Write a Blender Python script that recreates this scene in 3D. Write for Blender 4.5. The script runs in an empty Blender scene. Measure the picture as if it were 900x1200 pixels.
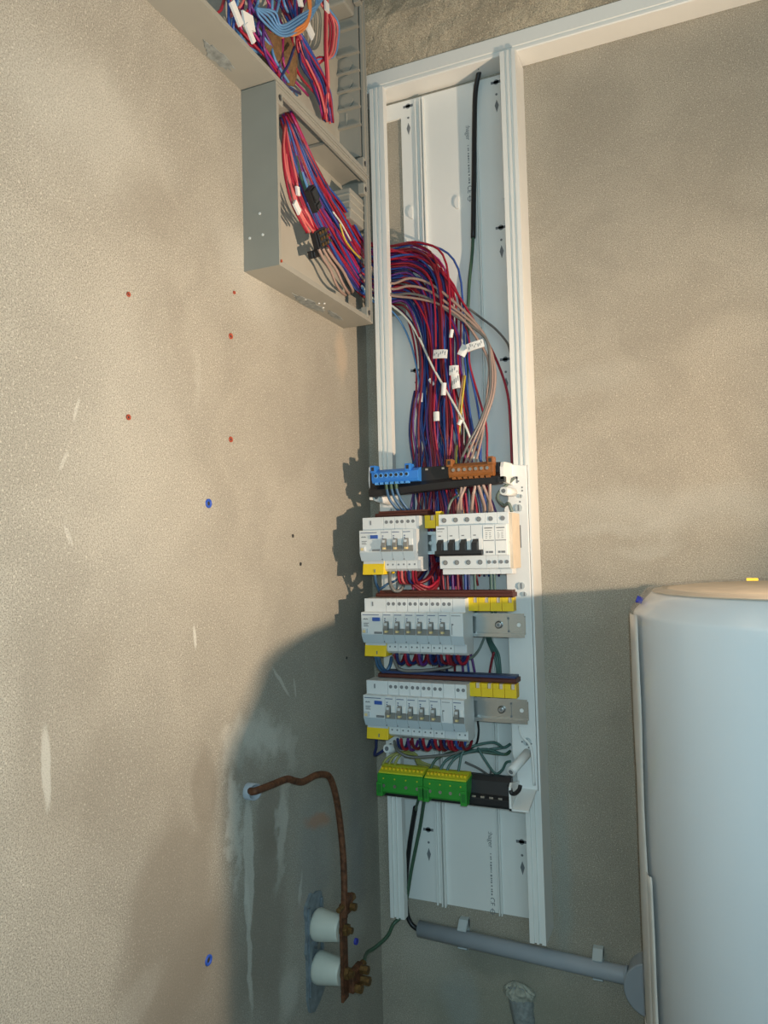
import bpy, bmesh, math, random
from mathutils import Vector, Matrix
from mathutils import noise as mnoise
C = bpy.context.scene.collection
SC = bpy.context.scene
rnd = random.Random(7)
PI = math.pi
Zc = 1.65                                   # lens height above the floor

# ------------------------------------------------------------------ camera
def make_camera():
    yaw, pitch, roll = -0.4075, 0.0474, -0.0259
    cy, sy, cp, sp = math.cos(yaw), math.sin(yaw), math.cos(pitch), math.sin(pitch)
    F = Vector((sy*cp, cy*cp, sp)); R = Vector((cy, -sy, 0)); U = R.cross(F)
    c, s = math.cos(roll), math.sin(roll)
    R, U = R*c + U*s, -R*s + U*c
    m = Matrix(((R.x, U.x, -F.x, .553), (R.y, U.y, -F.y, -1.2213), (R.z, U.z, -F.z, Zc), (0, 0, 0, 1)))
    cd = bpy.data.cameras.new('camera'); co = bpy.data.objects.new('camera', cd); C.objects.link(co)
    co.matrix_world = m
    cd.sensor_fit = 'VERTICAL'; cd.sensor_height = 36.0; cd.lens = 36.0*890.5/1200.0
    cd.clip_start = .02
    SC.camera = co
make_camera()

# ------------------------------------------------------------------ light
LAMP = (.90, -.44, 1.635)
wd = bpy.data.worlds.new('world'); SC.world = wd; wd.use_nodes = True
wd.node_tree.nodes['Background'].inputs[0].default_value = (.56, .84, 1.0, 1)
wd.node_tree.nodes['Background'].inputs[1].default_value = .115
ld = bpy.data.lights.new('work_lamp_light', 'AREA'); ld.energy = 9.0; ld.color = (1.0, .77, .55); ld.shape = 'DISK'; ld.size = .016; ld.spread = math.radians(163)
lo = bpy.data.objects.new('work_lamp_light', ld); C.objects.link(lo); lo.location = LAMP
lo.rotation_euler = Vector((-.85, -.24, .46)).to_track_quat('-Z', 'Y').to_euler()
ad = bpy.data.lights.new('cool_fill_light', 'AREA'); ad.shape = 'RECTANGLE'; ad.size = 1.3; ad.size_y = 1.4  # added cool fill from behind the camera
ad.energy = 15; ad.color = (.64, .90, 1.0)
ao = bpy.data.objects.new('cool_fill_light', ad); C.objects.link(ao); ao.location = (1.55, -3.1, 2.15)
ao.rotation_euler = (Vector((.25, 0, 1.6)) - ao.location).to_track_quat('-Z', 'Y').to_euler()
fd = bpy.data.lights.new('phone_flash_light', 'POINT'); fd.energy = 11.5; fd.color = (.56, .87, 1.0); fd.shadow_soft_size = .004
fo = bpy.data.objects.new('phone_flash_light', fd); C.objects.link(fo); fo.location = (.560, -1.2200, 1.667)
SC.view_settings.view_transform = 'Standard'; SC.view_settings.look = 'None'
SC.view_settings.gamma = 1; SC.view_settings.use_curve_mapping = False; SC.view_settings.exposure = 0.0

# ------------------------------------------------------------------ mesh helpers
class MB:
    def __init__(s): s.v = []; s.f = []
    def add(s, vs, fs):
        n = len(s.v); s.v += [tuple(v) for v in vs]; s.f += [tuple(n+i for i in f) for f in fs]; return s
    def box(s, x0, x1, y0, y1, z0, z1):
        vs = [(x, y, z) for x in (x0, x1) for y in (y0, y1) for z in (z0, z1)]
        return s.add(vs, [(0,1,3,2),(4,6,7,5),(0,4,5,1),(2,3,7,6),(0,2,6,4),(1,5,7,3)])
    def prism(s, pts, a0, a1, axis='x'):
        """profile extruded along an axis; pts are the two other coordinates in xyz order"""
        def mk(a, p):
            return {'x': (a, p[0], p[1]), 'y': (p[0], a, p[1]), 'z': (p[0], p[1], a)}[axis]
        n = len(pts); vs = [mk(a0, p) for p in pts] + [mk(a1, p) for p in pts]
        fs = [tuple(range(n)), tuple(range(2*n-1, n-1, -1))] + [(i, n+i, n+(i+1) % n, (i+1) % n) for i in range(n)]
        return s.add(vs, fs)
    def rings(s, rings, close=True, cap=True):
        n = len(rings[0]); vs = [p for r in rings for p in r]; fs = []
        for k in range(len(rings)-1):
            for i in range(n if close else n-1):
                j = (i+1) % n; fs.append((k*n+i, k*n+j, (k+1)*n+j, (k+1)*n+i))
        if cap: fs += [tuple(range(n-1, -1, -1)), tuple((len(rings)-1)*n+i for i in range(n))]
        return s.add(vs, fs)
    def cyl(s, p0, p1, r0, r1=None, n=12, prof=None):
        """cylinder / turned shape from p0 to p1; prof = [(t, r), ...]"""
        p0, p1 = Vector(p0), Vector(p1); d = (p1-p0).normalized()
        a = d.orthogonal().normalized(); b = d.cross(a)
        prof = prof or [(0, r0), (1, r0 if r1 is None else r1)]
        return s.rings([[p0+(p1-p0)*t + (a*math.cos(2*PI*i/n)+b*math.sin(2*PI*i/n))*r for i in range(n)] for t, r in prof])
    def tube(s, pts, r, n=6, seg=6):
        P = [Vector(p) for p in pts]
        Q = [2*P[0]-P[1]] + P + [2*P[-1]-P[-2]]; S = []
        for i in range(1, len(Q)-2):
            p0, p1, p2, p3 = Q[i-1:i+3]
            for k in range(seg):
                t = k/seg
                S.append(.5*((2*p1)+(p2-p0)*t+(2*p0-5*p1+4*p2-p3)*t*t+(3*p1-p0-3*p2+p3)*t**3))
        S.append(P[-1])
        T = [(S[min(i+1, len(S)-1)]-S[max(i-1, 0)]).normalized() for i in range(len(S))]
        a = T[0].orthogonal().normalized(); R = []
        for i, p in enumerate(S):
            a = (a - T[i]*a.dot(T[i])).normalized(); b = T[i].cross(a)
            rr = r(i/(len(S)-1)) if callable(r) else r
            R.append([p+(a*math.cos(2*PI*k/n)+b*math.sin(2*PI*k/n))*rr for k in range(n)])
        return s.rings(R)
    def build(s, name, m, parent=None, smooth=False, bevel=0):
        me = bpy.data.meshes.new(name); me.from_pydata(s.v, [], s.f); me.update()
        bm = bmesh.new(); bm.from_mesh(me); bmesh.ops.recalc_face_normals(bm, faces=bm.faces[:]); bm.to_mesh(me); bm.free()
        o = bpy.data.objects.new(name, me); C.objects.link(o); me.materials.append(m)
        if smooth:
            for p in me.polygons: p.use_smooth = len(p.vertices) <= 4
        if bevel:
            b = o.modifiers.new('bevel', 'BEVEL'); b.width = bevel; b.segments = 2; b.limit_method = 'ANGLE'; b.angle_limit = .6
        if parent:
            o.parent = parent; o.matrix_parent_inverse = Matrix.Translation(-parent.location)
        return o
def tag(o, label, cat, group=None):
    o['label'] = label; o['category'] = cat
    if group: o['group'] = group
    return o
def thing(name, loc, label, cat, group=None):
    o = bpy.data.objects.new(name, None); C.objects.link(o); o.location = loc; o.empty_display_size = .01
    return tag(o, label, cat, group)
def struct(name, mb, m, **k):
    o = mb.build(name, m, **k); o['kind'] = 'structure'; return o
def text(name, s, size, loc, rot, m, parent=None, ext=.0001):
    cu = bpy.data.curves.new(name, 'FONT'); cu.body = s; cu.size = size; cu.extrude = ext; cu.align_x = 'CENTER'; cu.align_y = 'CENTER'
    t = bpy.data.objects.new(name, cu); me = bpy.data.meshes.new_from_object(t)
    bpy.data.objects.remove(t); o = bpy.data.objects.new(name, me); C.objects.link(o)
    me.transform(Matrix.Translation(loc) @ rot.to_4x4()); me.materials.clear(); me.materials.append(m)
    if parent: o.parent = parent; o.matrix_parent_inverse = Matrix.Translation(-parent.location)
    return o
FRONT = Matrix.Rotation(PI/2, 3, 'X')                                # text facing -y
DOWN = FRONT @ Matrix.Rotation(-PI/2, 3, 'Z')                        # same, running downwards

# ------------------------------------------------------------------ materials
def mat(name, col, rough=.5, metal=0, spec=.5, var=.0, scale=60, bump=0, bscale=300, coat=0):
    m = bpy.data.materials.new(name); m.use_nodes = True; nt = m.node_tree; b = nt.nodes['Principled BSDF']
    b.inputs['Roughness'].default_value = rough; b.inputs['Metallic'].default_value = metal
    b.inputs['Specular IOR Level'].default_value = spec; b.inputs['Coat Weight'].default_value = coat
    tc = nt.nodes.new('ShaderNodeTexCoord')
    nz = nt.nodes.new('ShaderNodeTexNoise'); nz.inputs['Scale'].default_value = scale; nz.inputs['Detail'].default_value = 4
    nt.links.new(tc.outputs['Object'], nz.inputs['Vector'])
    rp = nt.nodes.new('ShaderNodeValToRGB'); v = var
    rp.color_ramp.elements[0].position = .3; rp.color_ramp.elements[1].position = .7
    rp.color_ramp.elements[0].color = tuple(c*(1-v) for c in col) + (1,)
    rp.color_ramp.elements[1].color = tuple(min(1, c*(1+v)) for c in col) + (1,)
    nt.links.new(nz.outputs['Fac'], rp.inputs['Fac']); nt.links.new(rp.outputs['Color'], b.inputs['Base Color'])
    if bump:
        n2 = nt.nodes.new('ShaderNodeTexNoise'); n2.inputs['Scale'].default_value = bscale; n2.inputs['Detail'].default_value = 6
        nt.links.new(tc.outputs['Object'], n2.inputs['Vector'])
        bp = nt.nodes.new('ShaderNodeBump'); bp.inputs['Strength'].default_value = bump; bp.inputs['Distance'].default_value = .002
        nt.links.new(n2.outputs['Fac'], bp.inputs['Height']); nt.links.new(bp.outputs['Normal'], b.inputs['Normal'])
    return m
def plaster(name, col, patches=(), axes=(1, 2), rough_bump=.6, big=.10, coarse=0):
    """sanded cement render: fine grain, soft cloudiness, and stains, streaks and other toned patches with their own place and shape"""
    m = bpy.data.materials.new(name); m.use_nodes = True; nt = m.node_tree; N = nt.nodes; L = nt.links
    b = N['Principled BSDF']; b.inputs['Roughness'].default_value = .92; b.inputs['Specular IOR Level'].default_value = .2
    tc = N.new('ShaderNodeTexCoord')
    def noise(scale, det=4, dist=0):
        n = N.new('ShaderNodeTexNoise'); n.inputs['Scale'].default_value = scale; n.inputs['Detail'].default_value = det
        n.inputs['Distortion'].default_value = dist; L.new(tc.outputs['Object'], n.inputs['Vector']); return n
    def math_(op, a, c, clamp=False):
        n = N.new('ShaderNodeMath'); n.operation = op; n.use_clamp = clamp
        for i, q in enumerate((a, c)):
            if isinstance(q, (int, float)): n.inputs[i].default_value = q
            else: L.new(q, n.inputs[i])
        return n.outputs[0]
    def ramp(inp, lo, hi, a, c):
        n = N.new('ShaderNodeMapRange'); n.interpolation_type = 'SMOOTHSTEP'
        for i, q in enumerate((lo, hi, a, c)): n.inputs[1+i].default_value = q
        L.new(inp, n.inputs[0]); return n.outputs[0]
    def mix(fac, a, c, mode='MIX'):
        n = N.new('ShaderNodeMix'); n.data_type = 'RGBA'; n.blend_type = mode
        if isinstance(fac, (int, float)): n.inputs[0].default_value = fac
        else: L.new(fac, n.inputs[0])
        for i, q in ((6, a), (7, c)):
            if isinstance(q, tuple): n.inputs[i].default_value = q + (1,)
            else: L.new(q, n.inputs[i])
        return n.outputs[2]
    g1 = noise(760, 3); g2 = noise(9, 5, .6); g3 = noise(2.4, 4, .4); g4 = noise(460, 2)
    c = mix(ramp(g2.outputs['Fac'], .3, .7, 0, 1), tuple(q*(1-big) for q in col), tuple(q*(1+big) for q in col))
    c = mix(ramp(g3.outputs['Fac'], .35, .7, 0, .3), c, tuple(q*.86 for q in (col[0]*1.02, col[1]*.97, col[2]*.9)))
    c = mix(ramp(g1.outputs['Fac'], .37, .55, .85, 0), c, tuple(q*.52 for q in col))
    c = mix(ramp(g4.outputs['Fac'], .58, .70, 0, .80), c, tuple(min(1, q*1.45) for q in col))
    sep = N.new('ShaderNodeSeparateXYZ'); L.new(tc.outputs['Object'], sep.inputs[0])
    wob = {}
    def warped(sc):
        if sc not in wob:
            n = noise(sc, 5); s2 = N.new('ShaderNodeSeparateColor'); L.new(n.outputs['Color'], s2.inputs[0]); wob[sc] = s2
        return wob[sc]
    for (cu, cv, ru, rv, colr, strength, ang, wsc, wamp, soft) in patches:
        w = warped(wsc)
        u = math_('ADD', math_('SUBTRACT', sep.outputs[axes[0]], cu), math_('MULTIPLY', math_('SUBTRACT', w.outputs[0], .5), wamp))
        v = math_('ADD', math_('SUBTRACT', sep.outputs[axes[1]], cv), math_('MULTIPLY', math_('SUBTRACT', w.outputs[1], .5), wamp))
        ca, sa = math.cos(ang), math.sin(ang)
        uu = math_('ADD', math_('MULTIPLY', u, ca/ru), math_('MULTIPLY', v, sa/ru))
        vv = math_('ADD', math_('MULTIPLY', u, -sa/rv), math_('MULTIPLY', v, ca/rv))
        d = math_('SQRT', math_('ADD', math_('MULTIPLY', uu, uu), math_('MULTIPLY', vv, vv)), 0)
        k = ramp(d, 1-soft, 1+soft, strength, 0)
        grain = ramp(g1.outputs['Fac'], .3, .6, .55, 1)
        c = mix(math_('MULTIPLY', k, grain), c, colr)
    L.new(c, b.inputs['Base Color'])
    bp = N.new('ShaderNodeBump'); bp.inputs['Strength'].default_value = rough_bump; bp.inputs['Distance'].default_value = .0012
    hgt = math_('ADD', g1.outputs['Fac'], math_('MULTIPLY', g4.outputs['Fac'], .8))
    if coarse:
        g5 = noise(42, 8, 1.6); hgt = math_('ADD', hgt, math_('MULTIPLY', g5.outputs['Fac'], coarse))
    L.new(hgt, bp.inputs['Height']); L.new(bp.outputs['Normal'], b.inputs['Normal'])
    return m

WALL = (.448, .412, .346)
lt = (.66, .64, .57); dk = (.25, .215, .17)
left_patches = [  # (y, z, half-width, half-height, colour, strength, tilt, warp scale, warp size, softness)
    (-.545, 1.245, .085, .110, dk, .62, -.2, 9, .09, .22), (-.49, 1.13, .10, .10, dk, .55, .1, 9, .08, .3), (-.487, 1.375, .020, .050, dk, .6, 0, 14, .04, .3),
    (-.62, 1.41, .11, .05, dk, .22, 0, 8, .08, .6), (-.60, 1.20, .035, .02, lt, .15, .3, 20, .04, .4),
    (-.355, 1.17, .05, .13, dk, .6, 0, 12, .06, .4), (-.345, 1.30, .030, .05, dk, .55, 0, 20, .05, .4), (-.40, 1.375, .035, .03, dk, .4, 0, 20, .05, .5),
    (-.398, 1.262, .0105, .078, lt, .8, 0, 34, .018, .2), (-.401, 1.165, .0055, .085, lt, .7, .04, 30, .022, .3),
    (-.428, 1.32, .014, .07, lt, .75, .1, 46, .06, .4), (-.318, 1.27, .014, .065, lt, .7, -.15, 38, .05, .4),
    (-.352, 1.405, .045, .030, lt, .8, -.35, 32, .07, .45), (-.420, 1.415, .030, .030, lt, .5, .3, 36, .07, .5), (-.29, 1.375, .014, .030, lt, .4, .4, 40, .05, .5),
    (-.218, 1.251, .036, .009, (.60, .27, .12), .8, -.28, 30, .02, .5),
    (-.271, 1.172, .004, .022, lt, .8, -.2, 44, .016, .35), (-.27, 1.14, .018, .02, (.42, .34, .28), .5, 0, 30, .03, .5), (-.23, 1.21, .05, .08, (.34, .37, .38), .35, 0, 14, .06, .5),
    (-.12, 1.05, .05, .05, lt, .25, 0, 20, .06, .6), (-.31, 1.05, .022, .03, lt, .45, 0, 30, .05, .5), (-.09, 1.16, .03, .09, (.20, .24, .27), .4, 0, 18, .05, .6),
    (-.713, 1.462, .0050, .036, lt, .95, .03, 34, .006, .25),
    (-.500, 1.553, .0026, .013, lt, .9, .1, 30, .006, .3), (-.675, 1.79, .0022, .012, lt, .5, -.3, 30, .006, .3), (-.691, 1.739, .0024, .011, lt, .45, -.5, 30, .008, .3), (-.686, 1.67, .0024, .010, lt, .45, .5, 30, .008, .3),
    (-.311, 1.469, .0028, .030, lt, .75, .75, 30, .008, .3), (-.275, 1.455, .0024, .014, lt, .6, .2, 30, .006, .3),
    (-.52, 1.90, .014, .06, dk, .16, .4, 24, .05, .5), (-.49, 1.86, .006, .035, lt, .16, 0, 30, .03, .5), (-.37, 2.01, .09, .04, lt, .3, -.5, 14, .08, .6),
    (-.555, 2.03, .05, .03, dk, .28, .2, 14, .08, .6), (-.66, 2.08, .10, .06, lt, .3, .2, 10, .14, .7), (-.60, 1.75, .10, .16, lt, .16, .2, 10, .14, .7), (-.70, 1.50, .05, .10, dk, .28, .2, 10, .12, .6),
    (-.102, 1.969, .022, .035, (.66, .52, .38), .6, 0, 16, .05, .5)]
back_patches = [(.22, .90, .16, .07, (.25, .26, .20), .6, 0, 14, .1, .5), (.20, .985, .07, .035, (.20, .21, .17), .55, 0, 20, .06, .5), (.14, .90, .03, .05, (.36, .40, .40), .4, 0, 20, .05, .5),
    (.40, 1.665, .08, .010, lt, .18, .1, 14, .05, .6), (.50, 1.70, .14, .03, lt, .25, 0, 12, .08, .6), (.46, 1.64, .05, .012, lt, .2, .2, 20, .06, .6),
    (.48, 1.95, .16, .018, dk, .12, .25, 12, .08, .6), (.36, 1.90, .08, .02, lt, .14, .1, 12, .06, .6), (.54, 2.2, .1, .06, dk, .15, .2, 10, .1, .7), (.09, .97, .04, .07, lt, .14, 0, 18, .06, .6), (.315, 1.12, .012, .12, (.36, .43, .42), .3, 0, 18, .03, .6)]
M = {}
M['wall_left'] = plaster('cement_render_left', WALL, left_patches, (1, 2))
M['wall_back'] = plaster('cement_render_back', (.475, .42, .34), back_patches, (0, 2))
M['rough'] = plaster('rough_concrete', (.46, .40, .30), (), (0, 2), .9, .22, 5)
M['ceiling'] = mat('ceiling_concrete', (.42, .40, .36), .9, var=.1, bump=.4)
M['floor'] = mat('floor_screed', (.30, .29, .27), .9, var=.1, bump=.4)
M['pvc'] = mat('white_pvc', (.87, .86, .82), .42, var=.015, scale=12)
M['pvc2'] = mat('white_pvc_bracket', (.87, .86, .83), .45, var=.02, scale=20)
M['dark'] = mat('dark_recess', (.03, .03, .03), .8)
M['ink'] = mat('grey_print_and_shade', (.20, .21, .22), .7)  # print, and also the shade inside holes and slots, drawn as flat colour
M['inkb'] = mat('blue_print', (.06, .10, .22), .6)
M['device'] = mat('device_grey_white', (.74, .76, .76), .45, var=.02, scale=40)
M['device2'] = mat('device_light_grey', (.62, .65, .67), .45, var=.03, scale=40)
M['front'] = mat('device_bevel_cool_light', (.58, .66, .71), .3, var=.02)  # bluish light caught by the lower bevel, put into the colour
M['toggle'] = mat('toggle_grey', (.24, .235, .22), .5, var=.05)
M['black'] = mat('black_plastic', (.018, .018, .02), .42, var=.1)
M['yellow'] = mat('yellow_plastic', (.90, .62, .02), .42, var=.04)
M['amber'] = mat('amber_mark', (.80, .62, .30), .45)
M['blue'] = mat('blue_plastic', (.035, .22, .68), .38, var=.06)
M['bluelt'] = mat('blue_light_plastic', (.10, .36, .80), .4, var=.06)
M['bluebtn'] = mat('blue_button', (.04, .11, .42), .4)
M['brownp'] = mat('brown_plastic', (.30, .105, .025), .42, var=.1)
M['copperbar'] = mat('red_brown_busbar_cover', (.095, .022, .014), .45, var=.1)
M['green'] = mat('green_plastic', (.03, .30, .035), .4, var=.06)
M['greeny'] = mat('yellow_green_plastic', (.62, .62, .03), .4, var=.05)
M['zinc'] = mat('zinc_steel', (.62, .63, .62), .26, 1, var=.06, scale=25)
M['steel'] = mat('screw_steel', (.50, .50, .50), .35, 1, var=.05)
M['galv'] = mat('galvanised_strip', (.33, .38, .42), .5, .7, var=.22, scale=90, bump=.5, bscale=160)
M['rust'] = mat('oxidised_copper', (.150, .060, .028), .62, .35, var=.5, scale=130, bump=.6, bscale=260)
M['brass'] = mat('tarnished_brass', (.19, .105, .035), .5, .5, var=.4, scale=160, bump=.5)
M['ceramic'] = mat('off_white_insulator', (.62, .63, .55), .35, var=.04, scale=30)
M['boxgrey'] = mat('grey_enclosure', (.34, .325, .28), .5, var=.035, scale=18)
M['boxback'] = mat('enclosure_back', (.46, .43, .36), .6, var=.06, scale=18)
M['conduit'] = mat('grey_conduit', (.40, .43, .47), .42, var=.03, scale=20)
M['clip'] = mat('pale_grey_clip', (.56, .60, .60), .45, var=.03)
M['smear_shade'] = mat('plaster_smear_shade', (.27, .29, .28), .9, var=.25, scale=120, bump=.6)  # plaster, and also the grey shading painted under the large enclosure
M['lump'] = mat('pale_plaster', (.42, .42, .35), .9, var=.25, scale=110, bump=.8, bscale=180)
M['enamel'] = mat('white_enamel', (.87, .89, .91), .38, var=.015, scale=7, coat=.3)
M['cream'] = mat('cream_and_warm_lit', (.66, .56, .44), .7, var=.08, scale=40)  # beige plastic, and also warm lamp light painted on the heater top
M['tag'] = mat('white_tag', (.84, .83, .80), .6, var=.03)
M['plugred'] = mat('red_wall_plug', (.42, .07, .03), .5, var=.1)
M['plugblue'] = mat('blue_wall_plug', (.03, .10, .50), .5, var=.1)
M['bluetape'] = mat('blue_mark', (.05, .06, .45), .6)
COL = {'red': (.36, .012, .035), 'darkred': (.19, .010, .020), 'blue': (.030, .085, .33), 'navy': (.020, .030, .13), 'lightblue': (.13, .30, .55), 'steelblue': (.07, .16, .29),
       'pink': (.72, .16, .15), 'magenta': (.38, .02, .15), 'purple': (.12, .028, .19), 'brown': (.36, .20, .13), 'taupe': (.42, .285, .235), 'grey': (.17, .165, .155), 'orange': (.75, .25, .07),
       'white': (.66, .68, .62), 'green': (.05, .11, .065), 'teal': (.07, .15, .13), 'olive': (.36, .35, .10), 'yellow': (.62, .45, .05), 'black': (.012, .012, .014), 'rust': (.17, .07, .02), 'ggrey': (.16, .20, .17)}
for k, v in COL.items(): M['w_'+k] = mat(k+'_insulation', v, .38, var=.06, scale=30)
M['fibre'] = mat('brown_fibre', (.20, .11, .045), .9, var=.3, scale=120, bump=.5)
M['foldfilm'] = mat('crumpled_pale_film', (.66, .60, .54), .3, var=.08, scale=30, coat=.4)
def film_mat():
    m = bpy.data.materials.new('clear_plastic_film'); m.use_nodes = True; nt = m.node_tree; N = nt.nodes
    out = N['Material Output']; N.remove(N['Principled BSDF'])
    t = N.new('ShaderNodeBsdfTransparent'); t.inputs[0].default_value = (.97, .97, .97, 1)
    g = N.new('ShaderNodeBsdfGlossy'); g.inputs['Roughness'].default_value = .18; g.inputs['Color'].default_value = (.9, .9, .9, 1)
    d = N.new('ShaderNodeBsdfDiffuse'); d.inputs[0].default_value = (.8, .8, .8, 1)
    lw = N.new('ShaderNodeLayerWeight'); lw.inputs[0].default_value = .5
    pw = N.new('ShaderNodeMath'); pw.operation = 'POWER'; pw.inputs[1].default_value = 4; nt.links.new(lw.outputs['Facing'], pw.inputs[0])
    f = N.new('ShaderNodeMath'); f.operation = 'MULTIPLY_ADD'; f.inputs[1].default_value = .45; f.inputs[2].default_value = .03; nt.links.new(pw.outputs[0], f.inputs[0])
    mx = N.new('ShaderNodeMixShader'); m2 = N.new('ShaderNodeMixShader'); m2.inputs[0].default_value = .06
    nt.links.new(f.outputs[0], mx.inputs[0]); nt.links.new(t.outputs[0], mx.inputs[1]); nt.links.new(g.outputs[0], mx.inputs[2])
    nt.links.new(mx.outputs[0], m2.inputs[1]); nt.links.new(d.outputs[0], m2.inputs[2]); nt.links.new(m2.outputs[0], out.inputs[0])
    return m
M['film'] = film_mat()

# ------------------------------------------------------------------ the room
X1, Y1, H = 2.6, -3.6, 2.78
struct('wall_left', MB().box(-.12, 0, Y1, .12, 0, H), M['wall_left'])
struct('wall_back', MB().box(0, X1, 0, .12, 0, H), M['wall_back'])
struct('floor', MB().box(-.12, X1, Y1, .12, -.1, 0), M['floor'])
struct('ceiling', MB().box(-.12, X1, Y1, .12, H, H+.1), M['ceiling'])
def rough_beam():
    """downstand beam of raw concrete over the back wall, its faces uneven"""
    mb = MB(); nx, nf = 90, 34; x0, x1, yb, z0 = .0, 1.9, -.0885, 2.468
    prof = [(0, z0)] + [(-.050*(i/8), z0) for i in range(1, 9)] + [(yb+(-.050-yb)*max(0, 1-i/5)*1.0, z0+(H-z0)*(i/24)) for i in range(1, 25)] + [(0, H)]
    rings = []
    for k in range(nx+1):
        x = x0+(x1-x0)*k/nx; r = []
        for j, (y, z) in enumerate(prof):
            d = 0
            if 9 <= j < len(prof)-2:
                d = .0035*mnoise.noise(Vector((x*28, z*60, 3))) + .002*mnoise.noise(Vector((x*90, z*130, 9)))
            r.append((x, y-d, z))
        rings.append(r)
    mb.rings(rings, close=True, cap=True)
    return struct('trim_1', mb, M['rough'])
rough_beam()

# ------------------------------------------------------------------ trunking under the beam
tr = thing('cable_trunking', (.9, -.02, 2.438), 'white horizontal trunking along the top of the back wall above the tall channel', 'trunking')
MB().prism([(0, 2.441), (-.049, 2.4365), (-.0505, 2.438), (-.0505, 2.4425), (-.049, 2.4428), (-.049, 2.4440), (-.0505, 2.4443), (-.0505, 2.468), (0, 2.468)], .0, 1.9, 'x').build('trunking_body', M['pvc'], tr)
MB().prism([(-.0495, 2.4445), (-.0518, 2.4450), (-.0518, 2.4672), (-.0495, 2.4676)], .0005, 1.9, 'x').build('lid', M['pvc'], tr)

# ------------------------------------------------------------------ tall wall channel
CL, CR, CT, CB = .044, .2975, 2.437, 1.048
ch = thing('wall_channel', (.171, -.004, CB), 'tall open white plastic wiring channel on the back wall beside the corner', 'channel')
def flange(sgn, o):
    def P(lst): return [(o+sgn*a, b) for a, b in lst]
    front = P([(0, -.050), (0, -.059), (.006, -.059), (.006, -.0545), (.0105, -.0545), (.0105, -.059), (.0140, -.059), (.0140, -.0550), (.0178, -.0550), (.0178, -.0585), (.0248, -.0585), (.0248, -.044), (.0215, -.044), (.0215, -.050)])
    web = P([(0, -.050), (0, 0), (.003, 0), (.003, -.050)])
    return front, web
fl, wl = flange(1, CL); fr, wr = flange(-1, CR)
m = MB(); m.prism(fl, CB, CT, 'z'); m.prism(wl, CB, 2.035, 'z'); m.prism(wl, 2.185, CT, 'z'); m.build('left_side_profile', M['pvc'], ch)
m = MB(); m.prism(fr, CB, 1.276, 'z'); m.prism(fr, 1.772, CT, 'z'); m.prism(wr, CB, CT, 'z')
m.build('right_side_profile', M['pvc'], ch)
PL = -.004
m = MB(); m.box(.047, .2945, PL, 0, 1.058, 2.055); m.box(.047, .0505, PL, 0, 2.055, 2.435); m.box(.0795, .2945, PL, 0, 2.055, 2.435); m.box(.0505, .0795, PL, 0, 2.406, 2.435)
m.build('back_plate', M['pvc'], ch)
for x0, x1, y in ((.1065, .1095, -.0085), (.1165, .1188, -.012), (.1215, .1238, -.012), (.2120, .2140, -.009), (.2160, .2180, -.009), (.262, .264, -.0065)):
    MB().box(x0, x1, y, PL, 1.0555 if y < -.007 else 1.06, 2.43).build('rib', M['pvc'], ch, bevel=.0006)
def keyhole(x, z):
    a = MB()
    for k in range(3): pass
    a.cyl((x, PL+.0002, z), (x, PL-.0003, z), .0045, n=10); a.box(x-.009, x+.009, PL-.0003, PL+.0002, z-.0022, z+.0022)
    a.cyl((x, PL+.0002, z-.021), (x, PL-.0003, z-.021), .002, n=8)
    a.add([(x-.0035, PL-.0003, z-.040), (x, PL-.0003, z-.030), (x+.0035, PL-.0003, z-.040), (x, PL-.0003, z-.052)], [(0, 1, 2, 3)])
    a.build('keyhole_slot', M['ink'], ch)  # flat dark shapes stand for the shade in open keyholes
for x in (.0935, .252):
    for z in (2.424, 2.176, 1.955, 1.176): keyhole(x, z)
def half_tab(x, z):
    n = 9; pts = [(x+.0075*math.cos(PI*.5+PI*i/(n-1)), z+.011*math.sin(PI*.5+PI*i/(n-1))) for i in range(n)]
    MB().prism(pts, PL, PL-.004, 'y').build('knockout_tab', M['pvc'], ch)
for x in (.097, .181, .262): half_tab(x, 2.232)
for x, z in ((.197, 1.068), (.181, 1.215), (.25, 1.215)):
    MB().box(x, x+.0012, PL-.0012, PL, z, z+.03).build('moulded_tick', M['pvc'], ch)
def print_column(x, ztop, flip):
    y = PL-.0002
    text('printed_name', ':hager', .0105, (x, y, ztop), DOWN, M['ink'], ch)
    a = MB(); z = ztop-.022; r = random.Random(3)
    for k in range(16):
        h = r.choice((.0012, .002, .003)); a.box(x-.0008-r.random()*.0008, x+.0008+r.random()*.0006, y-.0001, y+.0001, z-h, z); z -= h+r.choice((.0012, .002, .0035))
    o = a.build('printed_line', M['ink'], ch)
    text('conformity_mark', 'CE', .011, (x, y, z-.008), DOWN, M['ink'], ch)
    b = MB(); zz = z-.024
    for k in range(12):
        t0, t1 = 2*PI*k/12, 2*PI*(k+1)/12
        b.add([(x+math.cos(t)*q, y-.0001, zz+math.sin(t)*q) for t, q in ((t0, .0042), (t1, .0042), (t1, .0032), (t0, .0032))], [(0, 1, 2, 3)])
    b.box(x-.0004, x+.0004, y-.0001, y, zz-.006, zz+.006); b.build('printed_ring', M['ink'], ch)
print_column(.2005, 2.350, 0); print_column(.2005, 1.173, 0)
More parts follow.
